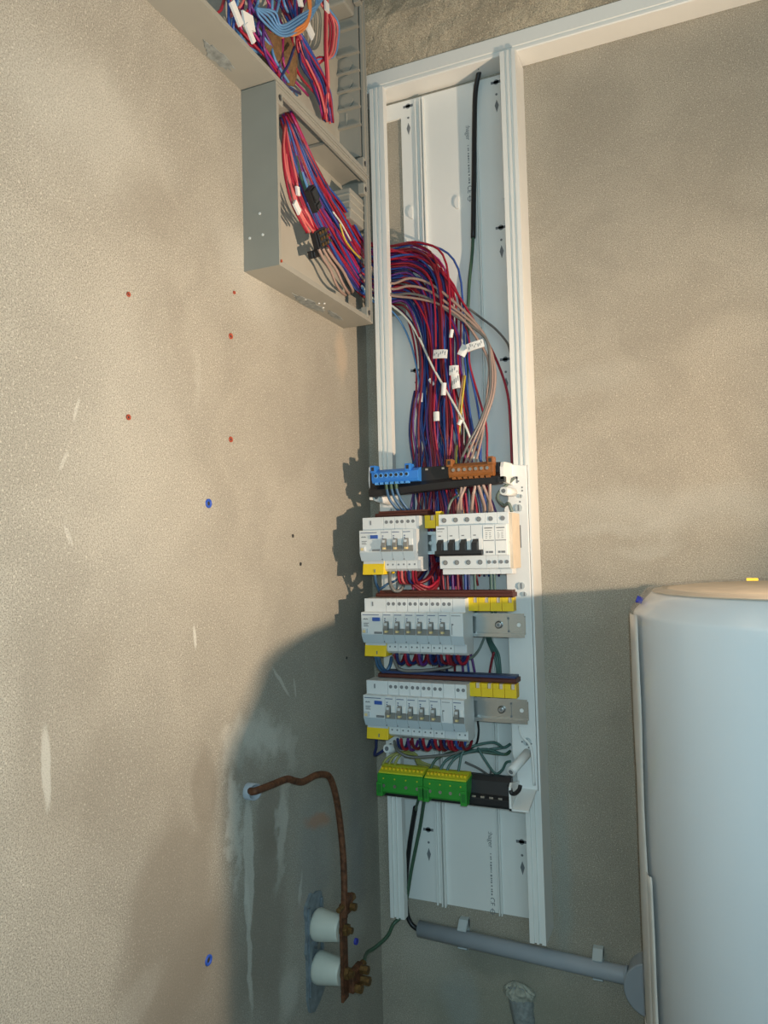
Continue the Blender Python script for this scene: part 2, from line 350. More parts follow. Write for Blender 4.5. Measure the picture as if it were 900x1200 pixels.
# ------------------------------------------------------------------ mounting brackets inside the channel
br = thing('device_bracket', (.275, -.06, 1.276), 'white plastic side bracket with screws holding the device rails on the right of the channel', 'bracket')
m = MB(); m.prism([(.2935, 1.276), (.2935, 1.772), (.2600, 1.776), (.2560, 1.768), (.2560, 1.742), (.2625, 1.735), (.2625, 1.720), (.2560, 1.706), (.2560, 1.33), (.262, 1.30), (.262, 1.276)], -.061, -.052, 'y')
m.build('side_plate', M['pvc2'], br, bevel=.001)
MB().box(.2945, .2975, -.059, -.05, 1.276, 1.772).build('edge_strip', M['pvc2'], br)
m = MB(); m.prism([(-.061, 1.776), (-.112, 1.774), (-.118, 1.766), (-.118, 1.748), (-.100, 1.744), (-.061, 1.742)], .2665, .2715, 'x'); m.build('bracket_arm', M['pvc2'], br)
def screw(x, y, z, r, parent, name='screw', slot=True, mt='clip'):
    o = MB().cyl((x, y, z), (x, y-.003, z), r, n=14).build(name, M[mt], parent, smooth=True)
    MB().box(x-r*.2, x+r*.2, y-.0034, y-.003, z-r*.8, z+r*.8).build('slot', M['ink'], o).matrix_parent_inverse = Matrix()
    return o
for x, z, r in ((.2795, 1.7065, .0058), (.2835, 1.7245, .003), (.2795, 1.5865, .0055), (.2840, 1.574, .0035), (.2800, 1.3500, .0060), (.2850, 1.335, .0035)): screw(x, -.061, z, r, br)
m = MB()
for x, z in ((.268, 1.762), (.280, 1.748), (.2855, 1.738), (.2815, 1.716), (.2855, 1.733), (.272, 1.349), (.282, 1.341), (.286, 1.347)): m.cyl((x, -.0605, z), (x, -.0614, z), .0014, n=8)
m.box(.268, .279, -.0614, -.0605, 1.752, 1.7555); m.box(.2765, .279, -.0614, -.0605, 1.745, 1.7555)
m.build('moulded_holes', M['ink'], br)
MB().box(.2795, .2815, -.0622, -.061, 1.645, 1.680).build('slotted_insert', M['steelblue' if 0 else 'ink'], br)
def post(p0, p1, r, parent, name='screw_post'):
    o = MB().cyl(p0, p1, r, r*.95, n=16).build(name, M['pvc2'], parent, smooth=True)
    d = (Vector(p1)-Vector(p0)).normalized()
    h = MB().cyl(Vector(p1)-d*.001, Vector(p1)+d*.0004, r*.5, n=12).build('screw_hole', M['ink'], o); h.matrix_parent_inverse = Matrix()
    o.matrix_parent_inverse = Matrix.Translation(-parent.location); h.matrix_parent_inverse = Matrix()
    return o
post((.272, -.06, 1.731), (.2655, -.098, 1.7315), .0068, br)
post((.2800, -.06, 1.333), (.2640, -.104, 1.3145), .0072, br)
m = MB(); m.tube([(.268, -.061, 1.372), (.274, -.066, 1.358), (.285, -.066, 1.346), (.2885, -.066, 1.325), (.289, -.064, 1.286)], .0022, 6, 6); m.build('moulded_ridge', M['pvc2'], br, smooth=True)
# lower arm that carries the earth bar
m = MB(); m.prism([(-.061, 1.290), (-.108, 1.300), (-.116, 1.296), (-.116, 1.262), (-.108, 1.262), (-.09, 1.272), (-.061, 1.280)], .2630, .2665, 'x')
m.prism([(-.061, 1.279), (-.061, 1.276), (-.116, 1.262), (-.116, 1.265)], .2630, .2915, 'x'); m.build('lower_arm', M['pvc2'], br)
bl = thing('device_bracket', (.06, -.05, 1.276), 'white plastic side bracket with round screw posts at the left edge of the channel', 'bracket')
m = MB(); m.box(.0505, .0800, -.061, -.0595, 1.680, 1.742); m.box(.0505, .066, -.061, -.0595, 1.33, 1.680); m.build('side_plate', M['pvc2'], bl)
m = MB(); m.box(.084, .104, -.03, -.02, 1.69, 1.7355); m.build('inner_block', M['pvc2'], bl, bevel=.001)
m = MB(); m.prism([(-.058, 1.745), (-.1035, 1.782), (-.108, 1.780), (-.110, 1.758), (-.106, 1.742), (-.108, 1.728), (-.098, 1.728), (-.07, 1.738)], .0475, .0505, 'x'); m.build('bracket_arm', M['pvc2'], bl)
m = MB(); m.prism([(-.058, 1.310), (-.105, 1.305), (-.112, 1.300), (-.112, 1.288), (-.116, 1.286), (-.116, 1.278), (-.11, 1.276), (-.11, 1.264), (-.1, 1.264), (-.058, 1.29)], .0545, .0575, 'x'); m.build('lower_arm', M['pvc2'], bl)
post((.062, -.06, 1.727), (.0555, -.098, 1.7325), .0072, bl)
post((.064, -.06, 1.322), (.0605, -.094, 1.330), .0070, bl)
for x, z, r in ((.0665, 1.712, .0035), (.068, 1.352, .0042), (.072, 1.372, .0035)): screw(x, -.061, z, r, bl)

# ------------------------------------------------------------------ upper terminal carrier with neutral (blue) and phase (brown) blocks
cb = thing('terminal_carrier', (.16, -.1, 1.73), 'black carrier rail across the channel holding the blue and brown terminal blocks', 'rail')
m = MB(); vs = []
for x, zb_, zt_ in ((.0505, 1.7320, 1.7745), (.2640, 1.7430, 1.7745)):
    vs += [(x, -.115, zb_), (x, -.118, zb_+.010), (x, -.112, zb_+.016), (x, -.112, zt_), (x, -.092, zt_+.002), (x, -.092, zb_)]
m.add(vs, [tuple(range(6)), tuple(range(11, 5, -1))] + [(i, 6+i, 6+(i+1) % 6, (i+1) % 6) for i in range(6)]); m.build('carrier_body', M['black'], cb, bevel=.0008)
for x in (.1485, .1755): MB().box(x-.002, x+.002, -.1130, -.1118, 1.7690, 1.7720).build('pin', M['zinc'], cb)
m = MB(); m.box(.262, .2725, -.118, -.106, 1.7440, 1.7520); m.build('end_lug', M['black'], cb)
def screw_block(name, x0, x1, z0, z1, n, mt, ring, label, lugs, xs0, xs1):
    t = thing(name, ((x0+x1)/2, -.12, z0), label, 'terminal block')
    m = MB(); m.prism([(-.112, z0), (-.124, z0), (-.127, z0+.005), (-.127, z0+.0165), (-.121, z1-.002), (-.112, z1)], x0, x1, 'x'); m.build('body', M[mt], t, bevel=.0006)
    for lx in lugs:
        o = MB().box(lx-.0045, lx+.0045, -.1285, -.111, z1-.006, z1+.0055).build('end_clip', M[mt], t, bevel=.0006)
        MB().box(lx-.0022, lx+.0022, -.1289, -.1284, z1-.003, z1+.0028).build('clip_window', M['dark'], o).matrix_parent_inverse = Matrix()
        o.matrix_parent_inverse = Matrix.Translation(-t.location)
    for i in range(n):
        x = xs0+(xs1-xs0)*i/(n-1); z = z0+.0115
        o = MB().cyl((x, -.126, z), (x, -.1282, z), .0037, n=14, prof=[(0, .0040), (.9, .0040), (1, .0034)]).build('terminal_screw', M[ring], t, smooth=True)
        MB().cyl((x, -.1281, z), (x, -.1284, z), .0025, n=12).build('screw_well', M['dark'] if mt != 'brownp' else M['steel'], o).matrix_parent_inverse = Matrix()
    m = MB()
    for i in range(n):
        x = xs0+(xs1-xs0)*i/(n-1); m.box(x-.0028, x+.0028, -.1262, -.120, z0-.0025, z0+.001)
    m.build('wire_entry', M[ring], t)
    return t
screw_block('neutral_terminal', .0605, .1395, 1.7525, 1.7750, 7, 'blue', 'bluelt', 'blue terminal block with seven screws at the left of the black carrier', (.0635, .1225), .0685, .1205)
screw_block('phase_terminal', .1885, .2585, 1.7535, 1.7765, 7, 'brownp', 'brownp', 'brown terminal block with seven screws at the right of the black carrier', (.1905, .2545), .197, .2495)

# ------------------------------------------------------------------ modular devices
PITCH = .0178; X0 = .0545
BODY = [(-.1165, -.042), (-.1165, .0415), (-.152, .0415), (-.152, .0215), (-.165, .0215), (-.165, -.0115), (-.158, -.0250), (-.150, -.0250), (-.150, -.038), (-.144, -.042)]
def prof(zc): return [(y, zc+z) for y, z in BODY]
def breaker_parts(t, x0, w, zc):
    e = .0002
    MB().prism(prof(zc), x0+e, x0+w-e, 'x').build('body', M['device'], t, bevel=.0005)
    xc = x0+w/2
    m = MB()
    for dx in (-.0040, .0040): m.cyl((xc+dx, -.1515, zc+.0335), (xc+dx, -.1523, zc+.0335), .0027, n=12)
    m.build('terminal_screws', M['ink'], t)
    m = MB()
    for dx in (-.0042, .0042): m.cyl((xc+dx, -.1495, zc-.0315), (xc+dx, -.1503, zc-.0315), .0014, n=8)
    m.build('lower_terminal_holes', M['ink'], t)
    m = MB(); m.box(xc-.0075, xc+.0040, -.1653, -.165, zc+.0172, zc+.0182); m.box(xc-.0062, xc-.004, -.1653, -.165, zc+.0115, zc+.013); m.box(xc-.0062, xc-.0045, -.1653, -.165, zc+.0085, zc+.010)
    m.build('printed_marks', M['inkb'], t)
    MB().prism([(-.165, zc-.0115), (-.1662, zc-.0115), (-.1668, zc-.0030), (-.165, zc-.0025)], x0+.0006, x0+w-.0006, 'x').build('toggle_guard', M['toggle'], t)
    o = MB().prism([(-.165, zc-.004), (-.1715, zc-.0052), (-.1725, zc-.001), (-.1695, zc+.0065), (-.165, zc+.0085)], xc-.0052, xc+.0012, 'x').build('toggle', M['toggle'], t, bevel=.0004)
    MB().box(xc-.0040, xc+.0002, -.1712, -.1690, zc+.0012, zc+.0062).build('toggle_face', M['device2'], o).matrix_parent_inverse = Matrix()
    MB().box(xc-.0034, xc+.0006, -.1722, -.1660, zc-.0082, zc-.0050).build('indicator', M['amber'], t, bevel=.0004)
    MB().box(xc+.0022, xc+.0078, -.1665, -.165, zc-.0020, zc+.0070).build('circuit_label', M['tag'], t)
    MB().box(x0+.0003, x0+w-.0003, -.1645, -.1590, zc-.0243, zc-.0125).build('lower_lip', M['front'], t) if 0 else None
    m = MB(); m.prism([(-.1655, zc-.0120), (-.1585, zc-.0252), (-.157, zc-.0252), (-.163, zc-.0120)], x0+.0003, x0+w-.0003, 'x'); m.build('bevel_cool_light', M['front'], t)  # tinted slab over the bevel, carrying its cooler light as colour
    MB().box(x0-.0010, x0+.0010, -.1600, -.1570, zc-.0240, zc-.0215).build('latch', M['ink'], t)
def rcd(x0, zc, label):
    t = thing('residual_current_breaker', (x0+PITCH, -.1, zc-.042), label, 'breaker'); w = 2*PITCH
    MB().prism([(y, z) for y, z in prof(zc) if 1], x0, x0+w-.0002, 'x').build('body', M['device'], t, bevel=.0005)
    MB().box(x0+.0130, x0+.0150, -.1526, -.152, zc+.030, zc+.0365).build('terminal_slot', M['ink'], t)
    MB().box(x0+.0025, x0+w-.006, -.1653, -.165, zc+.0172, zc+.0182).build('printed_line', M['inkb'], t)
    m = MB()
    for i in range(5): m.box(x0+.0036+.0016*i, x0+.0048+.0016*i, -.1652, -.165, zc+.0105, zc+.0120+.0006*(i % 2))
    m.build('printed_name', M['ink'], t)
    MB().box(x0+.0190, x0+.0315, -.1668, -.165, zc+.0085, zc+.0140).build('test_button', M['bluebtn'], t, bevel=.0005)
    m = MB()
    for i, wd_ in enumerate((.0085, .007, .008)): m.box(x0+.0040, x0+.004+wd_, -.1652, -.165, zc+.0045-.0022*i, zc+.0055-.0022*i)
    m.build('printed_marks', M['ink'], t)
    o = MB().box(x0+.0025, x0+.0105, -.1690, -.165, zc-.0100, zc-.0030).build('toggle', M['device2'], t, bevel=.0006)
    MB().box(x0+.0040, x0+.0085, -.1696, -.1688, zc-.0090, zc-.0050).build('indicator', M['amber'], o).matrix_parent_inverse = Matrix()
    MB().box(x0+.0220, x0+w-.0012, -.1670, -.165, zc-.0105, zc-.0075).build('reset_bar', M['ink'], t)
    MB().prism([(-.1655, zc-.0120), (-.1585, zc-.0252), (-.157, zc-.0252), (-.163, zc-.0120)], x0, x0+w-.0004, 'x').build('bevel_cool_light', M['front'], t)
    o = MB().prism([(-.110, zc-.026), (-.1508, zc-.026), (-.1530, zc-.0320), (-.1550, zc-.0465), (-.110, zc-.0465)], x0-.0005, x0+w-.0005, 'x').build('yellow_terminal_cover', M['yellow'], t, bevel=.0006)
    o['label'] = 'yellow cover over the lower terminals'
    MB().box(x0+.0005, x0+w-.001, -.1522, -.150, zc-.0320, zc-.0255).build('cover_rim', M['device2'], o).matrix_parent_inverse = Matrix()
    MB().box(x0+.0195, x0+.0210, -.1552, -.1535, zc-.0430, zc-.0380).build('cover_mark', M['ink'], o).matrix_parent_inverse = Matrix()
    return t
def blank(x0, w, zc, label):
    t = thing('blank_module', (x0+w/2, -.1, zc-.042), label, 'module')
    MB().prism(prof(zc), x0+.0002, x0+w-.0002, 'x').build('body', M['device'], t, bevel=.0005)
    m = MB(); m.box(x0+.0022, x0+.0030, -.1653, -.165, zc-.010, zc+.006); m.box(x0+.0022, x0+.0050, -.1653, -.165, zc+.004, zc+.006); m.box(x0+.002, x0+w-.004, -.1653, -.165, zc+.0172, zc+.0180)
    m.build('moulded_mark', M['ink'], t)
    MB().prism([(-.1655, zc-.0120), (-.1585, zc-.0252), (-.157, zc-.0252), (-.163, zc-.0120)], x0+.0004, x0+w-.0004, 'x').build('bevel_cool_light', M['front'], t)
    m = MB(); m.box(x0+.001, x0+w-.001, -.1508, -.149, zc-.037, zc-.0262); m.build('lower_terminal', M['device2'], t)
    return t
ORD = ['first', 'second', 'third', 'fourth', 'fifth', 'sixth']
def mcbs(x0, n, zc, row):
    for i in range(n):
        x = x0+i*PITCH
        t = thing('circuit_breaker', (x+PITCH/2, -.1, zc-.042), '%s white circuit breaker from the left in the %s' % (ORD[i], row), 'breaker', 'circuit breakers in the '+row)
        breaker_parts(t, x, PITCH, zc)
def rail(x0, x1, zc, label, bolts):
    t = thing('mounting_rail', ((x0+x1)/2, -.095, zc), label, 'rail')
    p = [(-.116, .0175), (-.116, .0125), (-.1085, .0125), (-.1085, -.0125), (-.116, -.0125), (-.116, -.0175), (-.115, -.0175), (-.115, -.0135), (-.1075, -.0135), (-.1075, .0135), (-.115, .0135), (-.115, .0175)]
    MB().prism([(y, zc+z) for y, z in p], x0, x1, 'x').build('rail_profile', M['zinc'], t)
    for bx, hx, sx in bolts:
        o = MB().cyl((bx, -.1085, zc), (bx, -.1130, zc), .0058, n=16, prof=[(0, .0058), (.7, .0055), (1, .0035)]).build('bolt', M['steel'], t, smooth=True)
        MB().cyl((bx, -.1129, zc), (bx, -.1133, zc), .0022, n=6).build('bolt_recess', M['ink'], o).matrix_parent_inverse = Matrix()
        MB().cyl((hx, -.1084, zc), (hx, -.1088, zc), .0030, n=12).build('fixing_hole', M['tag'], t)
        m = MB()
        for s in (-1, 1): m.cyl((sx, -.1084, zc+s*.0095), (sx, -.1088, zc+s*.0095), .0018, n=8)
        m.box(sx-.0004, sx+.0004, -.1088, -.1084, zc-.008, zc+.008); m.build('slot_mark', M['ink'], t)
    m = MB()
    for x in (x0+.012, x1-.040): m.box(x-.004, x+.004, -.1075, -.0600, zc-.006, zc+.006)
    m.build('rail_spacer', M['pvc2'], t)
    return t
def busbar(x0, x1, zc, label, two):
    t = thing('comb_busbar', ((x0+x1)/2, -.115, zc+.042), label, 'busbar')
    MB().prism([(-.100, zc+.0420), (-.126, zc+.0420), (-.1285, zc+.0435), (-.1285, zc+.0475), (-.126, zc+.0485), (-.100, zc+.0485)], x0, x1, 'x').build('busbar_cover', M['copperbar'], t)
    MB().box(x0+.004, x1-.002, -.123, -.102, zc+.0485, zc+.0520).build('second_bar', M['navybar'] if two else M['copperbar'], t)
    return t
M['navybar'] = mat('blue_busbar_cover', (.03, .055, .15), .45, var=.1)
def caps(x0, n, zc, row, low=0):
    for i in range(n):
        x = x0+i*PITCH*.985
        t = thing('tooth_cap', (x+.0088, -.12, zc+.0222), ('%s yellow cap from the right under the busbar of the %s' % (ORD[n-1-i], row)), 'cap', 'yellow busbar caps of the '+row)
        m = MB(); m.box(x, x+.0170, -.135, -.118, zc+.0222, zc+.0345); m.box(x, x+.0088, -.135, -.118, zc+.0345, zc+.0420); m.box(x+.0145, x+.0170, -.135, -.118, zc+.0345, zc+.0420)
        m.build('cap_body', M['yellow'], t, bevel=.0004)
        MB().box(x+.0095, x+.0142, -.1335, -.121, zc+.0346, zc+.0418).build('tooth', M['cream'], t)
R2, R3, R4 = 1.6560, 1.5315, 1.4065
UP, MID, LOW = 'uppermost device row', 'middle device row', 'lowest device row'
rail(.0560, .2860, R2, 'short shiny rail section between the left breakers and main switch of the uppermost device row', ((.140, .150, .134),))
rail(.0560, .2945, R3, 'zinc mounting rail with an exposed bolt carrying the middle device row', ((.2545, .2845, .2690),))
rail(.0560, .2945, R4, 'zinc mounting rail with an exposed bolt carrying the lowest device row', ((.2545, .2845, .2690),))
rcd(X0, R2, 'wide white breaker with blue test button at the left end of the uppermost device row')
rcd(X0, R3, 'wide white breaker with blue test button at the left end of the middle device row')
rcd(X0, R4, 'wide white breaker with blue test button at the left end of the lowest device row')
mcbs(X0+2*PITCH, 3, R2, UP); mcbs(X0+2*PITCH, 6, R3, MID); mcbs(X0+2*PITCH, 5, R4, LOW)
blank(X0+8*PITCH, PITCH*1.12, R3, 'plain white module without toggle at the right end of the middle device row')
blank(X0+7*PITCH, PITCH, R4, 'plain white module without toggle in the lowest device row')
t = thing('circuit_breaker', (X0+8.5*PITCH, -.1, R4-.042), 'white circuit breaker standing apart at the right end of the lowest device row', 'breaker', 'circuit breakers in the '+LOW)
breaker_parts(t, X0+8*PITCH, PITCH, R4)
t = thing('end_cover', (.1460, -.1, R2-.042), 'narrow beige end plate closing the left breakers of the uppermost device row', 'cover')
MB().prism(prof(R2), X0+5*PITCH+.0002, X0+5*PITCH+.0050, 'x').build('cover_plate', M['device2'], t)
busbar(.0660, .1540, R2, 'red-brown busbar strip behind the left breakers of the uppermost device row', 0)
busbar(.0640, .2815, R3, 'red-brown busbar strip along the top of the middle device row', 0)
busbar(.0640, .2825, R4, 'red-brown busbar strip with blue second strip on top of the lowest device row', 1)
caps(.2145, 4, R3, MID); caps(.2145, 4, R4, LOW); caps(.1510, 1, R2, UP)
t = thing('tooth_cap', (.169, -.12, R2+.0222), 'raised yellow cap touching the black-handled main switch', 'cap', 'yellow busbar caps of the '+UP)
MB().box(.1690, .1765, -.135, -.118, R2+.0222, R2+.0475).build('cap_body', M['yellow'], t, bevel=.0004)

# main switch (four poles, linked black handle) and the two narrow modules to its right
MP = .0177; MX = .1795
MAINB = [(-.1165, -.048), (-.1165, .0415), (-.152, .0415), (-.152, .0240), (-.165, .0240), (-.165, -.0202), (-.152, -.0202), (-.152, -.0390), (-.140, -.0400), (-.140, -.048)]
t = thing('main_switch', (MX+2*MP, -.1, R2-.048), 'white four-pole main switch with linked black handle in the uppermost device row', 'switch')
MB().prism([(y, R2+z) for y, z in MAINB], MX, MX+4*MP-.0002, 'x').build('body', M['device'], t, bevel=.0005)
for i in range(4):
    x = MX+i*MP
    for dz in (.0325, -.0300):
        o = MB().cyl((x+.0088, -.1520, R2+dz), (x+.0088, -.1530, R2+dz), .0036, n=14).build('terminal_screw', M['ink'], t)
        MB().cyl((x+.0088, -.1529, R2+dz), (x+.0088, -.1533, R2+dz), .0024, n=10).build('screw_head', M['steel'], o).matrix_parent_inverse = Matrix()
    MB().prism([(-.165, R2-.0120), (-.1735, R2-.0130), (-.1735, R2-.0020), (-.165, R2+.0040)], x+.0028, x+.0112, 'x').build('toggle', M['black'], t, bevel=.0005)
    MB().box(x+.0118, x+.0172, -.1668, -.165, R2-.0115, R2+.0045).build('side_window', M['tag'], t)
    m = MB(); m.box(x+.0035, x+.0075, -.1653, -.165, R2+.0085, R2+.0100)
    if i == 0: m.box(x+.002, x+.0130, -.1653, -.165, R2+.0190, R2+.0205); m.box(x+.002, x+.010, -.1653, -.165, R2+.0155, R2+.0163)
    m.build('printed_marks', M['ink'], t)
    if i: MB().box(x-.0003, x+.0002, -.1652, -.150, R2-.0195, R2+.0235).build('joint', M['ink'], t)
MB().prism([(-.165, R2-.0200), (-.1720, R2-.0200), (-.1740, R2-.0170), (-.1740, R2-.0125), (-.165, R2-.0115)], MX, MX+4*MP-.0002, 'x').build('handle_bar', M['black'], t, bevel=.0006)
for j in range(2):
    x = MX+(4+j)*MP; e = (.0010 if j else 0)
    t = thing('printed_module', (x+MP/2, -.1, R2-.048), ('narrow white module with printed label beside the black-handled main switch', 'outer narrow white module with printed label at the right end of the uppermost device row')[j], 'module', 'printed modules in the uppermost device row')
    MB().prism([(y, R2+z) for y, z in MAINB], x, x+MP-.0002, 'x').build('body', M['device'], t, bevel=.0005)
    o = MB().cyl((x+.0088, -.1520, R2+.0325), (x+.0088, -.1530, R2+.0325), .0034, n=14).build('terminal_screw', M['ink'], t)
    m = MB()
    for dx in (.0045, .0130): m.cyl((x+dx, -.1520, R2-.0300), (x+dx, -.1530, R2-.0300), .0027, n=12)
    m.build('lower_screws', M['ink'], t)
    MB().box(x+.0006, x+MP-.0008, -.1656, -.165, R2-.0190, R2+.0215).build('printed_label', M['tag'], t)
    m = MB(); r = random.Random(j)
    m.box(x+.0025, x+.0145, -.1658, -.1655, R2+.0180, R2+.0196); m.box(x+.0035, x+.0130, -.1658, -.1655, R2+.0148, R2+.0155)
    for a in (.004, .0095):
        for q in range(4): m.box(x+a, x+a+.002+.0015*r.random(), -.1658, -.1655, R2+.0115-.0024*q, R2+.0122-.0024*q)
    m.box(x+.0012, x+.0165, -.1660, -.1655, R2+.0005, R2+.0016)
    m.box(x+.0040, x+.0078, -.1658, -.1655, R2-.0170, R2-.0140); m.box(x+.0085, x+.0145, -.1658, -.1655, R2-.0170, R2-.0140)
    m.build('printed_marks', M['ink'], t)
t = thing('end_cover', (.2895, -.1, R2-.04), 'beige side plate at the right end of the uppermost device row', 'cover')
MB().box(MX+6*MP, MX+6*MP+.0040, -.150, -.104, R2-.040, R2+.0400).build('cover_plate', M['cream'], t)

# ------------------------------------------------------------------ earth bar
ec = thing('terminal_carrier', (.16, -.1, 1.263), 'black carrier rail with bare contacts under the lowest device row beside the green blocks', 'rail')
m = MB(); m.prism([(-.090, 1.262), (-.112, 1.262), (-.115, 1.266), (-.115, 1.275), (-.108, 1.280), (-.103, 1.298), (-.098, 1.3045), (-.088, 1.3045)], .0575, .2630, 'x'); m.build('carrier_body', M['black'], ec, bevel=.0008)
for i in range(4): MB().box(.2045+.0135*i+.002, .2045+.0135*i+.0080, -.1165, -.110, 1.2762, 1.2790).build('contact', M['zinc'], ec)
m = MB(); m.tube([(.262, -.107, 1.296), (.2665, -.115, 1.288), (.270, -.108, 1.285), (.2745, -.100, 1.2885), (.2755, -.096, 1.294)], .0032, 8, 5); m.build('end_hook', M['black'], ec, smooth=True)
def earth_block(x0, x1, dz, label):
    t = thing('earth_terminal', ((x0+x1)/2, -.12, 1.271), label, 'terminal block', 'green and yellow earth terminal blocks')
    m = MB(); m.prism([(-.095, 1.272+dz), (-.128, 1.272+dz), (-.1300, 1.275+dz), (-.1300, 1.3000+dz), (-.1280, 1.3015+dz), (-.095, 1.3050+dz)], x0, x1-.0005, 'x'); m.build('green_body', M['green'], t, bevel=.0006)
    m = MB(); m.prism([(-.1275, 1.3012+dz), (-.1275, 1.3035+dz), (-.1090, 1.3100+dz), (-.1000, 1.3100+dz), (-.1000, 1.3012+dz)], x0+.001, x1-.0015, 'x'); m.build('yellow_top', M['greeny'], t, bevel=.0005)
    n = 11; m = MB()
    for i in range(n):
        x = x0+.005+(x1-x0-.010)*i/(n-1); m.box(x-.0016, x+.0016, -.1215, -.1150, 1.3050+dz, 1.3088+dz)
    m.build('entry_slots', M['yellow'], t)
    for i in range(4):
        x = x0+.0105+(x1-x0-.020)*i/3
        MB().cyl((x, -.1298, 1.2835+dz), (x, -.1306, 1.2835+dz), .0026, n=10).build('terminal_screw', M['steel'], t)
        MB().cyl((x, -.1298, 1.2945+dz), (x, -.1304, 1.2945+dz), .0012, n=8).build('test_point', M['greeny'], t)
    for x in ((x0+.0040),) + ((x1-.005,) if x1 > .15 else (x1-.003,)):
        o = MB().box(x-.005, x+.005, -.1325, -.118, 1.2675+dz, 1.2885+dz).build('end_clip', M['green'], t, bevel=.0006)
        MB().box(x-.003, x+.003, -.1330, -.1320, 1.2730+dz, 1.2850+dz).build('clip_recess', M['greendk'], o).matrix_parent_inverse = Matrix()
    return t
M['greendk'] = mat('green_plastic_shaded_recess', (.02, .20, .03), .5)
earth_block(.0590, .1345, 0, 'left of the two green and yellow terminal blocks, with three yellow-green wires looping from it')
earth_block(.1350, .2035, -.001, 'right of the two green and yellow terminal blocks, next to the bare black rail')
# ------------------------------------------------------------------ grey enclosures on the left wall
WB = .0541; BR = -.0915; BL = -.3855; T_ = .0042
def frame(t, y0, y1, z0, z1, hole=None, tophole=None):
    """open-fronted tray; y0 = near end, y1 = corner end"""
    m = MB(); m.box(.0005, .006, y0+T_, y1-T_, z0+T_, z1-T_); m.build('back_panel', M['boxback'], t); W2 = WB-.0062
    m = MB(); m.box(0, W2, y0, y0+T_, z0, z1); m.build('end_wall', M['boxgrey'], t)
    m = MB(); m.box(0, W2, y0+T_, y1-T_, z0, z0+T_); m.build('bottom_wall', M['boxgrey'], t)
    m = MB()
    if tophole: m.box(0, W2, y0+T_, tophole[0], z1-T_, z1); m.box(0, W2, tophole[1], y1-T_, z1-T_, z1); m.box(.042, W2, tophole[0], tophole[1], z1-T_, z1)
    else: m.box(0, W2, y0+T_, y1-T_, z1-T_, z1)
    m.build('top_wall', M['boxgrey'], t)
    m = MB()
    if hole: m.box(0, W2, y1-T_, y1, z0, hole[0]); m.box(0, W2, y1-T_, y1, hole[1], z1); m.box(.0435, W2, y1-T_, y1, hole[0], hole[1])
    else: m.box(0, W2, y1-T_, y1, z0, z1)
    m.build('end_wall', M['boxgrey'], t)
    # stepped rim with the sealing lip
    m = MB(); q = .0095
    for a, b, c, d in ((y0, y0+q, z0, z1), (y1-q, y1, z0, z1), (y0+q, y1-q, z0, z0+q), (y0+q, y1-q, z1-q, z1)): m.box(WB-.0062, WB-.0022, a, b, c, d)
    m.build('rim', M['boxgrey'], t)
    m = MB(); q = .0026
    for a, b, c, d in ((y0, y0+q, z0, z1), (y1-q, y1, z0, z1), (y0+q, y1-q, z0, z0+q), (y0+q, y1-q, z1-q, z1)): m.box(WB-.0022, WB, a, b, c, d)
    m.build('sealing_lip', M['boxgrey'], t)
def corner_lug(t, y, z, s=1):
    o = MB().box(WB-.012, WB-.001, y-.0075, y+.0075, z-.009, z+.009).build('screw_lug', M['boxgrey'], t, bevel=.0008)
    MB().cyl((WB-.0012, y, z), (WB-.0004, y, z), .0042, n=10).build('screw_hole', M['dark'], o)
    MB().box(WB-.001, WB+.0008, y-.0012, y+.0012, z-.004, z+.004).build('screw_slot', M['steel'], o)
def smear_shade(t, pts, thick, axis, val, m='smear_shade'):
    """ragged dark patch on a face, for stuck plaster and for painted shade"""
    r = random.Random(int(abs(pts[0][0])*1e4)); n = 26; P = []
    cx, cy, rx, ry, ang = pts[0]
    for i in range(n):
        a = 2*PI*i/n; k = .62+.5*r.random()
        u, v = rx*k*math.cos(a), ry*k*math.sin(a)
        P.append((cx+u*math.cos(ang)-v*math.sin(ang), cy+u*math.sin(ang)+v*math.cos(ang)))
    MB().prism(P, val, val-thick, axis).build('plaster_smear_shade', M[m], t)
lb = thing('junction_enclosure', (.0, -.238, 2.0189), 'small open grey enclosure low on the left wall with black connectors and wires inside', 'enclosure')
frame(lb, BL, BR, 2.0189, 2.2640, hole=(2.046, 2.190), tophole=(-.345, -.225))
for y, z in ((BL+.012, 2.247), (BR-.012, 2.034), (BR-.0125, 2.240)): corner_lug(lb, y, z)
MB().cyl((WB-.0022, BL+.006, 2.026), (WB+.0004, BL+.006, 2.026), .0020, n=8).build('pin', M['plugred'], lb)
ins = MB().box(.008, .046, -.150, BR-T_, 2.176, 2.226).build('membrane_block', M['boxgrey'], lb, bevel=.002)
for z in (2.190, 2.203, 2.215): MB().box(.010, .047, -.1515, BR-T_-.001, z-.0012, z+.0012).build('groove', M['boxback'], ins)
m = MB(); m.box(.010, .034, -.104, BR-T_, 2.128, 2.160); m.build('guide_tab', M['boxback'], lb, bevel=.001)
m = MB(); m.box(.030, .050, -.145, -.100, 2.0231, 2.0270); m.build('inner_clip', M['cream'], lb)
smear_shade(lb, [(.0125, -.232, .010, .050, 0)], .0008, 'z', 2.0189); smear_shade(lb, [(.020, -.162, .007, .030, .1)], .0008, 'z', 2.0189)
m = MB(); r = random.Random(11)
for x, z in ((.026, 2.092), (.010, 2.062), (.030, 2.063)): m.cyl((x, BL+.0002, z), (x, BL-.0006, z), .0018, n=7)
m.build('plaster_speck', M['tag'], lb)
m = MB()
for x, y in ((.018, -.252), (.026, -.226), (.033, -.222), (.022, -.205)): m.cyl((x, y, 2.0191), (x, y, 2.0178), .0017, n=7)
m.build('plaster_speck', M['tag'], lb)
UT = 2.74
